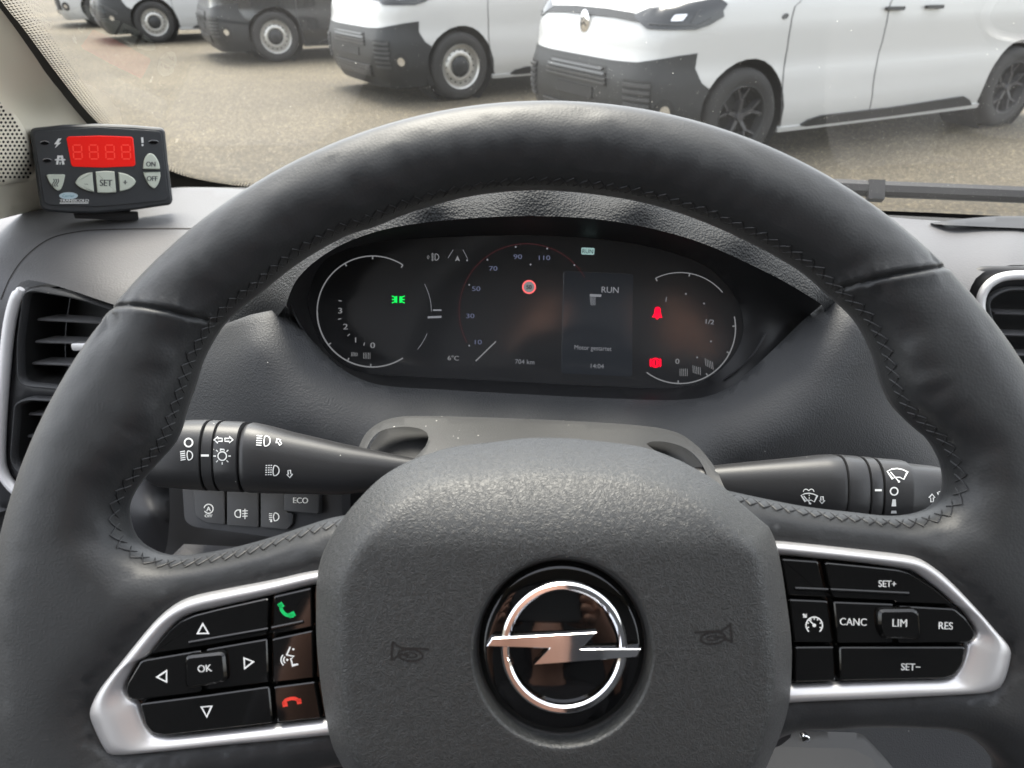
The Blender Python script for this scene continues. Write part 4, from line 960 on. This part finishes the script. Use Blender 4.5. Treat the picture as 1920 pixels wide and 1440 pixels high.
pil = thing("pillar_trim", "beige windscreen pillar trim beside the perforated speaker panel", "pillar trim", tuple(at(-100, 400, .62)))
edge = [(-150, -190)] + OUTP[:9]
pp = edge + [(318, 366), (330, 372), (250, 380), (60, 396), (-100, 436), (-420, 470), (-420, -190)]
pc = [(u, v, WP.depth(u, v) - .003) for u, v in edge[1:]] + [(330, 372, dz(330, 372, 1.2)), (60, 396, dz(60, 396, 1.2) - .01), (150, 330, .66), (60, 200, .60), (-100, 100, .48), (-100, 430, .53), (-400, 460, .38), (-400, 100, .33), (-400, -180, .32), (0, 330, .585)]
trim = relief("trim", resample(pp, 14), pc, M['beige'], pil, res=18, thick=.006)
pf = tps(pc)
gp = resample(smooth([(-260, 120), (-120, 128), (-40, 155), (5, 190), (34, 222), (54, 260), (64, 310), (62, 338), (0, 347), (-120, 365), (-260, 380)], True, 3), 9)
grl = thing("speaker_grille", "beige perforated speaker panel beside the windscreen pillar", "speaker grille", tuple(at(-60, 345, .57)))
gpan = relief("panel", gp, lambda u, v: pf(u, v) - .006, M['beige'], grl, res=16, thick=.005)
gm = onto([gpan]); hd = Deco(); gi = inset(gp, 7); row = 0; y = 120
while y < 380:
    x = -120 + (4.2 if row % 2 else 0)
    while x < 66:
        if inside(np.array([(x, y)]), gi)[0]: hd.disc(x, y, 2.55, 8)
        x += 8.4
    y += 7.3; row += 1
ho = hd.build("grille_holes", gm, .0002, M['hole'], grl); ho["kind"] = "stuff"

# ================================================================== CAB LINING (out of the picture, shades the cab)
lin = thing("cab_lining", "grey cab lining of roof, doors and bulkhead", "lining", (0.35, -.2, .4)); del lin["category"]; del lin["label"]; lin["kind"] = "structure"
M['liner'] = mat("headliner", (0.62, 0.60, 0.55), .9, var=.05); M['doorp'] = mat("door_plastic", (0.06, 0.06, 0.062), .6, bump=[('cell', 500, .3, .0006)])
def vbox(name, x0, y0, z0, x1, y1, z1, mt):
    V = [VR * x + VF * y + VZ * z for z in (z0, z1) for x, y in ((x0, y0), (x1, y0), (x1, y1), (x0, y1))]
    return mesh(name, V, [(3, 2, 1, 0), (4, 5, 6, 7), (0, 1, 5, 4), (1, 2, 6, 5), (2, 3, 7, 6), (3, 0, 4, 7)], mt, lin)
vbox("headliner", -.75, -1.0, 1.92, 1.5, -.32, 1.96, M['liner'])
vbox("bulkhead", -.8, -1.05, .35, 1.55, -1.0, 1.96, M['doorp'])
vbox("door_panel", -.84, -1.0, .35, -.78, .75, 1.12, M['doorp']); vbox("door_panel", 1.5, -1.0, .35, 1.56, .75, 1.12, M['doorp'])
vbox("floor", -.8, -1.0, .32, 1.55, 1.0, .36, M['doorp']); vbox("firewall", -.84, .95, .32, 1.56, 1.0, 1.02, M['doorp'])

# ================================================================== GROUND
GR = bpy.data.materials.new("worn_asphalt"); GR.use_nodes = True; t = GR.node_tree; N = t.nodes; L = t.links; b = N["Principled BSDF"]; b.inputs["Roughness"].default_value = .8
tc = N.new("ShaderNodeTexCoord"); n1 = N.new("ShaderNodeTexNoise"); n1.inputs["Scale"].default_value = .35; n1.inputs["Detail"].default_value = 8; n2 = N.new("ShaderNodeTexNoise"); n2.inputs["Scale"].default_value = 70; n2.inputs["Detail"].default_value = 4
n3 = N.new("ShaderNodeTexVoronoi"); n3.inputs["Scale"].default_value = 120
for x in (n1, n2, n3): L.new(tc.outputs["Object"], x.inputs["Vector"])
ad = N.new("ShaderNodeMath"); ad.operation = 'MULTIPLY_ADD'; L.new(n2.outputs[0], ad.inputs[0]); ad.inputs[1].default_value = .5; L.new(n1.outputs[0], ad.inputs[2])
cr = N.new("ShaderNodeValToRGB"); cr.color_ramp.elements[0].position = .45; cr.color_ramp.elements[0].color = (.037, .030, .019, 1); cr.color_ramp.elements[1].position = .95; cr.color_ramp.elements[1].color = (.108, .088, .055, 1)
L.new(ad.outputs[0], cr.inputs[0])
n4 = N.new("ShaderNodeTexVoronoi"); n4.inputs["Scale"].default_value = 70; L.new(tc.outputs["Object"], n4.inputs["Vector"]); s4 = N.new("ShaderNodeSeparateColor"); L.new(n4.outputs["Color"], s4.inputs[0])
pw = N.new("ShaderNodeMath"); pw.operation = 'POWER'; pw.inputs[1].default_value = 5.0; L.new(s4.outputs[0], pw.inputs[0])
m4 = N.new("ShaderNodeMapRange"); m4.inputs[3].default_value = .74; m4.inputs[4].default_value = 2.5; L.new(pw.outputs[0], m4.inputs[0])  # brightest cells paint glints into the asphalt colour
v4 = N.new("ShaderNodeVectorMath"); v4.operation = 'SCALE'; L.new(cr.outputs[0], v4.inputs[0]); L.new(m4.outputs[0], v4.inputs["Scale"]); L.new(v4.outputs[0], b.inputs["Base Color"])
bp = N.new("ShaderNodeBump"); bp.inputs["Strength"].default_value = .6; bp.inputs["Distance"].default_value = .01; L.new(n3.outputs["Distance"], bp.inputs["Height"]); L.new(bp.outputs[0], b.inputs["Normal"])
gd = mesh("ground", [(-600, -600, 0), (600, -600, 0), (600, 900, 0), (-600, 900, 0)], [(0, 1, 2, 3)], GR, None, fix=False); gd["kind"] = "structure"

# ================================================================== VANS
PL = [(0, 0), (.002, .3), (.012, .55), (.034, .72), (.09, .83), (.20, .90), (.42, .938), (.8, .95), (1.3, .958), (2.5, .96), (4.2, .955), (4.7, .945), (4.88, .90), (4.93, .8), (4.94, .4), (4.94, 0)]
pl_ = np.array(smooth(PL, False, 10)); pls = np.concatenate([[0], np.cumsum(np.linalg.norm(np.diff(pl_, axis=0), axis=1))]); SMAX = pls[-1]
ZF = [(.1, .16), (.2, .09), (.3, .03), (.45, 0), (.62, 0), (.7, .025), (.8, .05), (.9, .06), (1.0, .09), (1.08, .14), (1.14, .30), (1.2, .62), (1.27, .95), (1.5, 1.2), (1.8, 1.52), (1.9, 1.75), (1.95, 2.0)]
ZW = [(.1, -.10), (.2, -.05), (.3, -.015), (.4, 0), (.6, .0), (.72, -.012), (.95, 0), (1.1, -.012), (1.3, -.05), (1.7, -.13), (1.88, -.20), (1.95, -.30)]
zf = lambda z: np.interp(z, *zip(*ZF)); zw = lambda z: np.interp(z, *zip(*ZW))
def skin0(s, z):
    x = np.interp(s, pls, pl_[:, 0]); y = np.interp(s, pls, pl_[:, 1])
    f = zf(z); x2 = x + f * max(0.0, 1 - x / 3.2); y2 = y * (1 + zw(z) / .95)
    return np.array((x2, -y2, z))
def skin(s, z, off=0.0):
    p = skin0(s, z)
    if off:
        e = .004; a = skin0(min(s + e, SMAX), z) - skin0(max(s - e, 0), z); b = skin0(s, z + e) - skin0(s, z - e)
        n = np.cross(a, b); n /= np.linalg.norm(n) + 1e-12
        c = p - np.array((2.3, 0, p[2]))
        if n @ c < 0: n = -n
        if s < 1e-6: n[1] = 0
        p = p + n * off
    return p
s_x = lambda x: float(np.interp(x, pl_[:len(pl_) // 2 + 45, 0], pls[:len(pl_) // 2 + 45]))
WX, WBASE, WZ_, AR_ = .88, 3.20, .345, .405
def arch(cx, r=AR_, zb=.14, n=20):
    a0 = math.asin((zb - WZ_) / r)
    return [(s_x(cx + r * math.cos(a)), WZ_ + r * math.sin(a)) for a in np.linspace(math.pi - a0, a0, n)]
PHI = R(27.5)
def van_loc(px, py, D, phi):            # origin so that the near front wheel centre is at the given ground position
    X = (px - 960) / F * (D * math.cos(PITCH) + (1.40 - WZ_) * math.sin(PITCH))
    r_ = np.array((math.cos(phi), math.sin(phi))); y_ = np.array((-math.sin(phi), math.cos(phi)))
    return np.array((X, D)) - r_ * WX + y_ * .93
LOC_D = van_loc(1387, 222, 6.0, PHI)
# inverse lookup: a pixel on the nearest van -> skin coordinates
gs_ = np.arange(0, 5.4, .0125); gz = np.arange(.12, 1.2, .0125); G2 = []
for s in gs_:
    for z in gz: G2.append((s, z, *skin0(s, z)))
G2 = np.array(G2); cph, sph = math.cos(PHI), math.sin(PHI)
gx = LOC_D[0] + G2[:, 2] * cph - G2[:, 3] * sph; gy = LOC_D[1] + G2[:, 2] * sph + G2[:, 3] * cph; gzz = G2[:, 4] - CAM[2]
dep = gy * AF[1] + gzz * AF[2]; gu = 960 + F * gx / dep; gv = 720 - F * (gy * AU[1] + gzz * AU[2]) / dep
def sz(pts):
    out = []
    for u, v in pts:
        d_ = (gu - u) ** 2 + (gv - v) ** 2; i = int(np.argmin(d_ + dep * .5)); out.append((float(G2[i, 0]), float(G2[i, 1])))
    return out
def patch(name, poly, mt, parent, off=0.0, holes=(), res=.08, thick=.004, sides=(1, -1), merge=True, rings=()):
    def dens(p):
        out = []
        for (a, b), (c, d_) in zip(p, list(p[1:]) + [p[0]]):
            m_ = max(1, int(math.hypot(c - a, d_ - b) / .04)); out += [(a + (c - a) * i / m_, b + (d_ - b) * i / m_) for i in range(m_)]
        return out
    poly = dens(list(poly)); holes = [dens(list(h)) for h in holes]
    k = 1000.0; V, T, d = region([(a * k, b * k) for a, b in poly], [[(a * k, b * k) for a, b in h] for h in holes], res * k, tuple(r * k for r in rings))
    V = V / k; objs = []; S = Soup()
    A = [skin(s, z, off) for s, z in V]; B = [skin(s, z, off - thick) for s, z in V]; n = len(A)
    ed = {}
    for t in T:
        for j in range(3):
            e = (t[j], t[(j + 1) % 3]); ed.setdefault(tuple(sorted(e)), []).append(e)
    Fc = [tuple(t) for t in T] + [(t[2] + n, t[1] + n, t[0] + n) for t in T] + [(e[0][1], e[0][0], e[0][0] + n, e[0][1] + n) for e in ed.values() if len(e) == 1 and not (V[e[0][0]][0] < 1e-6 and V[e[0][1]][0] < 1e-6)]
    for sg in sides:
        P = [(p[0], p[1] * sg, p[2]) for p in A + B]
        if merge: S.add(P, Fc)
        else: objs.append(mesh(name, P, Fc, mt, parent, 35, local=True))
    if merge:
        o_ = mesh(name, S.V, S.F, mt, parent, 35, local=True); objs.append(o_)
        bm = bmesh.new(); bm.from_mesh(o_.data); bmesh.ops.remove_doubles(bm, verts=bm.verts, dist=2e-4); bmesh.ops.recalc_face_normals(bm, faces=bm.faces); bm.to_mesh(o_.data); bm.free(); o_.data.set_sharp_from_angle(angle=R(35))
    return objs
def clip_s0(p): return [(max(a, 0.0), b) for a, b in p]
TR = {}
TR['bumper'] = [(0, .735), (.45, .735), (.56, .738), (.72, .745), (.88, .775), (1.0, .795), (1.15, .808), (1.165, .71), (1.25, .61)]
TR['lamp'] = sz([(1190, 30), (1220, 17), (1280, 8), (1350, -2), (1364, 10), (1355, 30), (1330, 47), (1305, 55), (1215, 56), (1200, 42)])
TR['band'] = sz([(1096, 8), (1140, 15), (1192, 24), (1200, 40), (1150, 34), (1096, 24)])
TR['mould'] = sz([(1497, 235), (1512, 224), (1540, 216), (1670, 200), (1805, 181), (1816, 185), (1820, 195), (1670, 216), (1510, 236)])
TR['gap1'] = [(1.93, 1.12), (1.98, .82), (2.06, .26)]; TR['gap2'] = [(2.97, 1.12), (3.0, .83), (3.0, .55), (3.04, .3)]
TR['handle'] = sz([(1675, 14), (1748, 12)]); TR['blink'] = sz([(1472, 30)])
M['vwhite'] = mat("van_white", (.50, .50, .49), .3, coat=.35); M['vblack'] = mat("bumper_black", (.016, .017, .018), .5, bump=[('noise', 300, .1, .001)])
M['vdark'] = mat("van_dark_grey", (.02, .021, .023), .25, coat=.6); M['vgap'] = mat("panel_gap", (.10, .10, .10), .8); M['tyre'] = mat("tyre", (.022, .021, .020), .8, bump=[('noise', 60, .2, .004)])
M['steel'] = mat("wheel_silver", (.50, .49, .46), .38, metal=.7); M['alloy'] = mat("wheel_grey", (.07, .07, .075), .35, metal=.6); M['vglass'] = mat("van_glass", (.01, .012, .014), .05, spec=.6)
M['slat'] = mat("slat_grey", (.055, .056, .058), .35); M['lens'] = mat("lamp_lens", (.03, .032, .035), .22, coat=.2); M['reflector'] = mat("lamp_reflector", (.8, .8, .8), .12, metal=.9); M['amber'] = mat("amber", (.6, .2, .02), .3)
def lathe(prof, n=36, axis_y=True):
    V = []; Fc = []; k = len(prof)
    for i in range(n):
        a = 2 * math.pi * i / n
        for r_, y in prof: V.append((r_ * math.cos(a), y, r_ * math.sin(a)))
    for i in range(n):
        for j in range(k - 1):
            Fc.append((i * k + j, i * k + j + 1, ((i + 1) % n) * k + j + 1, ((i + 1) % n) * k + j))
    return V, Fc
def put(S, c, sg): return [(c[0] + x, c[1] * 1.0 + y * sg, c[2] + z) for x, y, z in S]
def wheel_at(parent, x, side, alloy):
    c = (x, side * .945, WZ_); sg = -side          # local y<0 is outward
    V, Fc = lathe([(.215, -.0), (.235, -.005), (.26, -.015), (.30, -.012), (.325, .0), (.342, .025), (.345, .05), (.345, .18), (.33, .21), (.22, .21)], 48)
    w = mesh("wheel", put(*[lathe([(.0, .17), (.215, .17), (.222, .12), (.220, .02), (.228, -.004), (.222, -.008), (.212, .0), (.206, .03), (.195, .055)] if alloy else [(.0, .06), (.10, .05), (.115, .012), (.135, .008), (.165, .022), (.185, .045), (.198, .045), (.206, .02), (.212, .0), (.226, -.010), (.230, .0)], 48)[0]], c, sg), lathe([(0, 0)] * (9 if alloy else 11), 48)[1], M['rubber'] if alloy else M['steel'], parent, local=True)
    mesh("tyre", put(V, c, sg), Fc, M['tyre'], w, local=True)
    if not alloy:
        H_ = Soup()
        for i in range(16):
            a = 2 * math.pi * i / 16; k = 8; r_ = .166
            H_.add(put([(r_ * math.cos(a) + .0115 * math.cos(6.283 * j / k), .0195, r_ * math.sin(a) + .0115 * math.sin(6.283 * j / k)) for j in range(k)], c, sg), [tuple(range(k))])
        H_.build("vent_hole", M['hole'], w, local=True, fix=False)
        Vc, Fc2 = lathe([(0, -.012), (.03, -.014), (.06, -.004), (.09, .0), (.102, .012)], 32); mesh("hub_cap", put(Vc, c, sg), Fc2, M['vblack'], w, local=True)
    else:
        S = Soup()
        def bar(a, r0, b, r1, w0, w1):
            p0 = np.array((r0 * math.cos(a), r0 * math.sin(a))); p1 = np.array((r1 * math.cos(b), r1 * math.sin(b))); t_ = (p1 - p0) / np.linalg.norm(p1 - p0); m = np.array((-t_[1], t_[0]))
            Vb = []
            for y0, kk in ((.010, .6), (.06, 1.0)):
                for p, ww in ((p0, w0), (p1, w1)):
                    for s in (-1, 1): q = p + m * s * ww * kk; Vb.append((q[0], y0 + (.012 if p is p0 else 0), q[1]))
            S.add(put(Vb, c, sg), [(0, 1, 3, 2), (4, 6, 7, 5), (0, 2, 6, 4), (1, 5, 7, 3), (0, 4, 5, 1), (2, 3, 7, 6)])
        for i in range(5):
            a = 2 * math.pi * i / 5 + .3
            bar(a, .03, a, .12, .026, .020); bar(a, .11, a + .26, .212, .013, .012); bar(a, .11, a - .26, .212, .013, .012)
        S.build("spokes", M['alloy'], w, local=True)
        Vc, Fc2 = lathe([(0, .006), (.03, .006), (.036, .02)], 24); mesh("hub_cap", put(Vc, c, sg), Fc2, M['alloy'], w, local=True)
    return w
def van(label, loc, phi, body='vwhite', bumper='vblack', alloy=False, facelift=False):
    o = thing("parked_van", label, "van", (loc[0], loc[1], 0), phi, "vans parked in a row")
    ar = arch(WX); arr = arch(WX + WBASE)
    zb = .20
    bump_top = clip_s0(TR['bumper'])
    bump_top[0] = (0.0, bump_top[0][1])
    a_in = [p for p in ar if p[0] < s_x(WX) - .0]                # leading half of the arch
    a_lead = [p for p in a_in if p[1] < bump_top[-1][1]][::1]
    edge_a = sorted(a_lead, key=lambda p: -p[1])
    sill = .20
    bodyp = [(0, zb)] + [(s, z) for s, z in [(ar[0][0], zb)]] + [p for p in ar if p[1] > zb + .01] + [(ar[-1][0], sill)] + [(arr[0][0], sill)] + [p for p in arr if p[1] > sill + .01] + [(arr[-1][0], sill), (SMAX - .9, sill), (SMAX, .28), (SMAX, 1.94), (0, 1.94)]
    patch("body", bodyp, M[body], o, 0, res=.05, rings=(.02,))
    rf = [skin(s, 1.94) for s in np.linspace(0, SMAX, 40)]; rv = [tuple(p) for p in rf] + [(p[0], -p[1], p[2]) for p in rf[::-1]]
    mesh("roof", rv, [tuple(range(len(rv)))], M[body], o, local=True)
    bp_ = bump_top + [edge_a[0]] + edge_a + [(edge_a[-1][0], .17), (.6, .15), (0, .15)]
    patch("front_bumper", bp_, M[bumper], o, .006, res=.06, thick=.02, rings=(.012,))
    # arch lips, liners and underbody
    for cx in (WX, WX + WBASE):
        for sd_ in (-1, 1):
            Vl, Fl = lathe([(.0, .42), (AR_ - .004, .42), (AR_ + .012, .03)], 40); mesh("arch_liner", put(Vl, (cx, sd_ * .95, WZ_), -sd_), Fl, M['rubber'], o, local=True)
            wheel_at(o, cx, sd_, alloy)
    bx = [(x, y, z) for z in (.19, .5) for x, y in ((.5, -.55), (4.4, -.55), (4.4, .55), (.5, .55))]
    mesh("underbody", bx, [(0, 1, 2, 3), (7, 6, 5, 4), (0, 4, 5, 1), (1, 5, 6, 2), (2, 6, 7, 3), (3, 7, 4, 0)], M['rubber'], o, local=True)
    dk = 'vdark' if bumper == 'vblack' else 'vblack'
    # grille slats
    for zz, s1 in ((.665, .36), (.635, .40), (.605, .42), (.575, .42), (.36, .50), (.33, .50), (.30, .48), (.27, .44)):
        patch("grille_slat", [(0, zz - .009), (s1, zz - .009), (s1 + .02, zz + .009), (0, zz + .009)], M['slat'], o, .022, res=.06, thick=.012)
    for pz in ([(0, .555), (.44, .555), (.40, .69), (0, .69)], [(0, .25), (.5, .25), (.52, .385), (0, .385)], [(.64, .36), (.87, .36), (.87, .63), (.63, .63)]): patch("grille_mesh", pz, M['rubber'], o, .009, res=.05)
    patch("plate_holder", [(0, .45), (.26, .45), (.26, .53), (0, .53)], M['rubber'], o, .014, res=.1, thick=.01)
    for zz in (.60, .555, .51, .465, .42, .375):
        patch("side_vent_slat", [(.66 - (zz - .4) * .1, zz - .012), (.86, zz - .012), (.86, zz + .010), (.66 - (zz - .4) * .1, zz + .010)], M['slat'], o, .022, res=.06, thick=.014)
    patch("fog_lamp_bezel", [(.97 + .075 * math.cos(a), .43 + .085 * math.sin(a)) for a in np.linspace(0, 6.283, 24)[:-1]], M['rubber'], o, .011, res=.05, merge=False)
    patch("fog_lamp", [(.97 + .036 * math.cos(a), .43 + .040 * math.sin(a)) for a in np.linspace(0, 6.283, 20)[:-1]], M['reflector'], o, .016, res=.05, merge=False)
    patch("headlight", TR['lamp'], M['lens'], o, .012, res=.05, thick=.03, merge=False, rings=(.01,))
    c = np.mean(TR['lamp'], axis=0)
    patch("lamp_reflector", rounded([(c[0] - .05, c[1] - .035), (c[0] + .03, c[1] - .030), (c[0] + .045, c[1] + .012), (c[0] - .04, c[1] + .006)], .012, 3), M['reflector'], o, .018, res=.04, merge=False)
    patch("day_light", [(c[0] - .20, c[1] - .055), (c[0] + .16, c[1] - .062), (c[0] + .25, c[1] - .02), (c[0] + .24, c[1] - .012), (c[0] + .15, c[1] - .050), (c[0] - .19, c[1] - .044)], M['slat'], o, .018, res=.05, merge=False)
    patch("lamp_divider", [(c[0] + .09, c[1] - .04), (c[0] + .105, c[1] - .04), (c[0] + .12, c[1] + .03), (c[0] + .105, c[1] + .03)], M['slat'], o, .018, res=.05, merge=False)
    patch("grille_band", clip_s0(TR['band']), M['vblack'], o, .010, res=.05)
    if facelift:
        ez = .955
        em = [skin(0, ez, .012) + np.array((0, .066 * math.cos(a), .088 * math.sin(a))) for a in np.linspace(0, 6.283, 30)[:-1]]
        ei = [skin(0, ez, .020) + np.array((0, .050 * math.cos(a), .070 * math.sin(a))) for a in np.linspace(0, 6.283, 30)[:-1]]
        n = len(em); mesh("emblem", [tuple(p) for p in em + ei], [(i, (i + 1) % n, (i + 1) % n + n, i + n) for i in range(n)] + [tuple(range(n, 2 * n))], M['chrome'], o, local=True)
        for k in (-.018, .018):
            cv = [skin(0, ez, .023) + np.array(q) for q in ((0, -.034, k - .014), (0, 0, k + .012), (0, .034, k - .014), (0, .034, k - .004), (0, 0, k + .024), (0, -.034, k - .004))]
            mesh("emblem_chevron", [tuple(p) for p in cv], [(0, 1, 4, 5), (1, 2, 3, 4)], M['vdark'], o, local=True)
    for g in ('gap1', 'gap2'):
        P = TR[g]; P = P + [(P[-1][0], .24)]
        P = resample(P, .04, False); pg = [(a - .0035, b) for a, b in P] + [(a + .0035, b) for a, b in P[::-1]]
        patch("panel_gap", pg, M['vgap'], o, .004, res=.1, thick=.006)
    patch("side_moulding", TR['mould'], M['vblack'], o, .016, res=.08, thick=.02, rings=(.008,), merge=False)
    patch("sill", [(ar[-1][0] + .01, .20), (arr[0][0] - .01, .20), (arr[0][0] - .01, .235), (ar[-1][0] + .01, .235)], M[body], o, .014, res=.1, thick=.03, merge=False)
    for hs_, hz in TR['handle']:
        patch("door_handle", rounded([(hs_ - .10, hz - .012), (hs_ + .10, hz - .018), (hs_ + .10, hz + .010), (hs_ - .10, hz + .012)], .01, 3), M['vblack'], o, .035, res=.1, thick=.03, merge=False)
    bs, bzz = TR['blink'][0]; patch("side_repeater", [(bs + .03 * math.cos(a), bzz + .02 * math.sin(a)) for a in np.linspace(0, 6.283, 12)[:-1]], M['lens'], o, .006, res=.1, merge=False)
    patch("windscreen", [(0, 1.16), (.80, 1.16), (.66, 1.84), (0, 1.86)], M['vglass'], o, .004, res=.08)
    for s0, s1 in ((s_x(1.55), s_x(2.35)), (s_x(2.45), s_x(3.5))):
        patch("side_window", rounded([(s0, 1.18), (s1, 1.18), (s1, 1.72), (s0 + .15, 1.72)], .05, 3), M['vglass'], o, .003, res=.1, merge=False)
    return o
van("white van with chrome oval emblem, dark alloy wheels and black lower bumper", LOC_D, PHI, alloy=True, facelift=True)
van("white van with black bumper and silver steel front wheel, beside the alloy-wheeled van", van_loc(863, 125, 9.0, R(32)), R(32))
van("dark grey van with silver steel wheels parked between two white vans", van_loc(517, 68, 12.5, R(27)), R(27), body='vdark')
van("white van with black bumper and steel wheels beyond the dark grey van", van_loc(290, 40, 15.4, R(30)), R(30))
van("white van with white bumper at the far end of the row", van_loc(190, 20, 19.0, R(27)), R(27), bumper='vwhite')

# ================================================================== THE PHOTOGRAPHER (seen only in reflections)
per = thing("person", "person in a dark jacket holding a phone, mirrored in the chrome badge", "person", (0, -.62, .56))
M['skin'] = mat("skin", (0.55, 0.30, 0.21), .5, var=.06, vscale=20); M['jacket'] = mat("dark_jacket", (0.022, 0.023, 0.028), .8, bump=[('noise', 120, .3, .002)]); M['hair'] = mat("hair", (0.05, 0.035, 0.025), .6)
def figure(name, chains, mt, parent, sub=1):
    V = []; E = []; Rr = []; idx = {}
    for ch in chains:
        prev = None
        for p in ch:
            key = tuple(round(c, 4) for c in p[:3])
            if key not in idx: idx[key] = len(V); V.append(p[:3]); Rr.append(p[3])
            if prev is not None: E.append((prev, idx[key]))
            prev = idx[key]
    o0 = np.array(parent.location if parent.type == 'EMPTY' else root(parent).location)
    me = bpy.data.meshes.new(name); me.from_pydata([tuple(np.array(v) - o0) for v in V], E, [])
    o = link(bpy.data.objects.new(name, me)); o.parent = parent
    m = o.modifiers.new("skin", 'SKIN'); m.use_smooth_shade = True
    for i, sv in enumerate(me.skin_vertices[0].data): sv.radius = (Rr[i], Rr[i]); sv.use_root = (i == 0)
    o.modifiers.new("sub", 'SUBSURF').levels = sub; o.modifiers["sub"].render_levels = sub
    me.materials.append(mt); return o
def hand(s):
    out = [[(s * .15, -.10, 1.31, .026), (s * .125, -.075, 1.335, .028), (s * .105, -.055, 1.362, .030), (s * .100, -.045, 1.385, .028)]]
    for k, (dz_, ln) in enumerate(((.030, .95), (.012, 1.0), (-.006, .95), (-.024, .75))):
        b = (s * .100, -.045, 1.385); z = 1.372 + dz_
        out.append([(*b, .028), (s * .094, -.030, z, .010), (s * .088, -.014, z + .002, .009), (s * (.088 - .018 * ln), -.010, z + .004, .008)])
    out.append([(s * .105, -.055, 1.362, .030), (s * .085, -.050, 1.350, .012), (s * .062, -.046, 1.352, .010), (s * .045, -.044, 1.358, .009)])
    return out
HB = .11                                # the phone is held this far behind the picture's viewpoint
DZ = .24
def lowr(ch):
    out = []
    for c in ch:
        q = []
        for x, y, z, r_ in c:
            if abs(x) < .22 and abs(x) > .03 and y > -.15 and z > 1.2: q.append((x, y - HB, z - .02, r_))
            elif y > -.5 and z > 1.05 and abs(x) > .2: q.append((x * 1.08, y - .16, z - DZ, r_))
            else: q.append((x, y - (.04 if z > 1.0 else 0), z - DZ, r_))
        out.append(q)
    return out
bodyc = [[(0, -.62, .86, .15), (0, -.62, 1.0, .14), (0, -.60, 1.18, .15), (0, -.58, 1.36, .14), (0, -.56, 1.45, .075), (0, -.53, 1.52, .06), (0, -.50, 1.58, .078), (0, -.485, 1.66, .090), (0, -.49, 1.735, .070)], [(0, -.485, 1.66, .090), (0, -.395, 1.625, .016)]]
for s in (-1, 1):
    bodyc += [[(0, -.58, 1.36, .14), (s * .17, -.57, 1.38, .07), (s * .27, -.46, 1.22, .048), (s * .31, -.34, 1.10, .043), (s * .24, -.22, 1.20, .036), (s * .15, -.10, 1.31, .026)]] + hand(s)
    bodyc += [[(0, -.62, .86, .15), (s * .11, -.55, .84, .095), (s * .17, -.15, .86, .066), (s * .17, .10, .68, .05), (s * .17, .26, .66, .04), (s * .17, .36, .65, .035)]]
pb = figure("body", lowr(bodyc), M['skin'], per)
figure("jacket", lowr([[(0, -.62, .88, .165), (0, -.62, 1.0, .160), (0, -.60, 1.18, .170), (0, -.58, 1.36, .158), (0, -.555, 1.46, .082)]] + [[(0, -.58, 1.36, .158), (s * .17, -.57, 1.38, .085), (s * .27, -.46, 1.22, .062), (s * .31, -.34, 1.10, .056), (s * .24, -.22, 1.20, .047), (s * .165, -.12, 1.295, .038)] for s in (-1, 1)]), M['jacket'], per)
figure("trousers", lowr([[(0, -.62, .86, .165), (s * .11, -.55, .84, .108), (s * .17, -.15, .86, .080), (s * .17, .10, .68, .064), (s * .17, .22, .665, .052)] for s in (-1, 1)]), M['jacket'], per)
figure("hair", lowr([[(0, -.53, 1.66, .080), (0, -.515, 1.72, .084), (0, -.49, 1.755, .066)]]), M['hair'], per)
fone = thing("phone", "slim black phone held up in both hands, mirrored in the chrome badge", "phone", (0, -.14, 1.33))
pv = [(x, y, z) for y in (-.146, -.136) for x, z in rounded([(-.075, 1.330), (.075, 1.330), (.075, 1.404), (-.075, 1.404)], .010, 4)]; n = len(pv) // 2
mesh("phone_body", pv, [tuple(range(n)), tuple(range(2 * n - 1, n - 1, -1))] + [(i, (i + 1) % n, (i + 1) % n + n, i + n) for i in range(n)], M['piano'], fone)
seat = thing("driver_seat", "dark cloth driver seat behind the steering wheel", "seat", (0, -.75, .45)); M['cloth'] = mat("seat_cloth", (0.03, 0.03, 0.032), .9, bump=[('noise', 400, .3, .001)])
def blob(name, c, r, e=3.0):
    V = []; Fc = []; a, b = 20, 12
    sp_ = lambda w, q: math.copysign(abs(w) ** (2 / q), w)
    for j in range(b + 1):
        t_ = -math.pi / 2 + math.pi * j / b
        for i in range(a):
            w = 2 * math.pi * i / a; V.append((c[0] + r[0] * sp_(math.cos(t_), e) * sp_(math.cos(w), e), c[1] + r[1] * sp_(math.cos(t_), e) * sp_(math.sin(w), e), c[2] + r[2] * sp_(math.sin(t_), e)))
    for j in range(b):
        for i in range(a): Fc.append((j * a + i, j * a + (i + 1) % a, (j + 1) * a + (i + 1) % a, (j + 1) * a + i))
    return mesh(name, V, Fc, M['cloth'], seat)
blob("cushion", (0, -.50, .42), (.26, .28, .07)); blob("backrest", (0, -.84, .88), (.25, .08, .40)); blob("headrest", (0, -.84, 1.40), (.14, .06, .11))
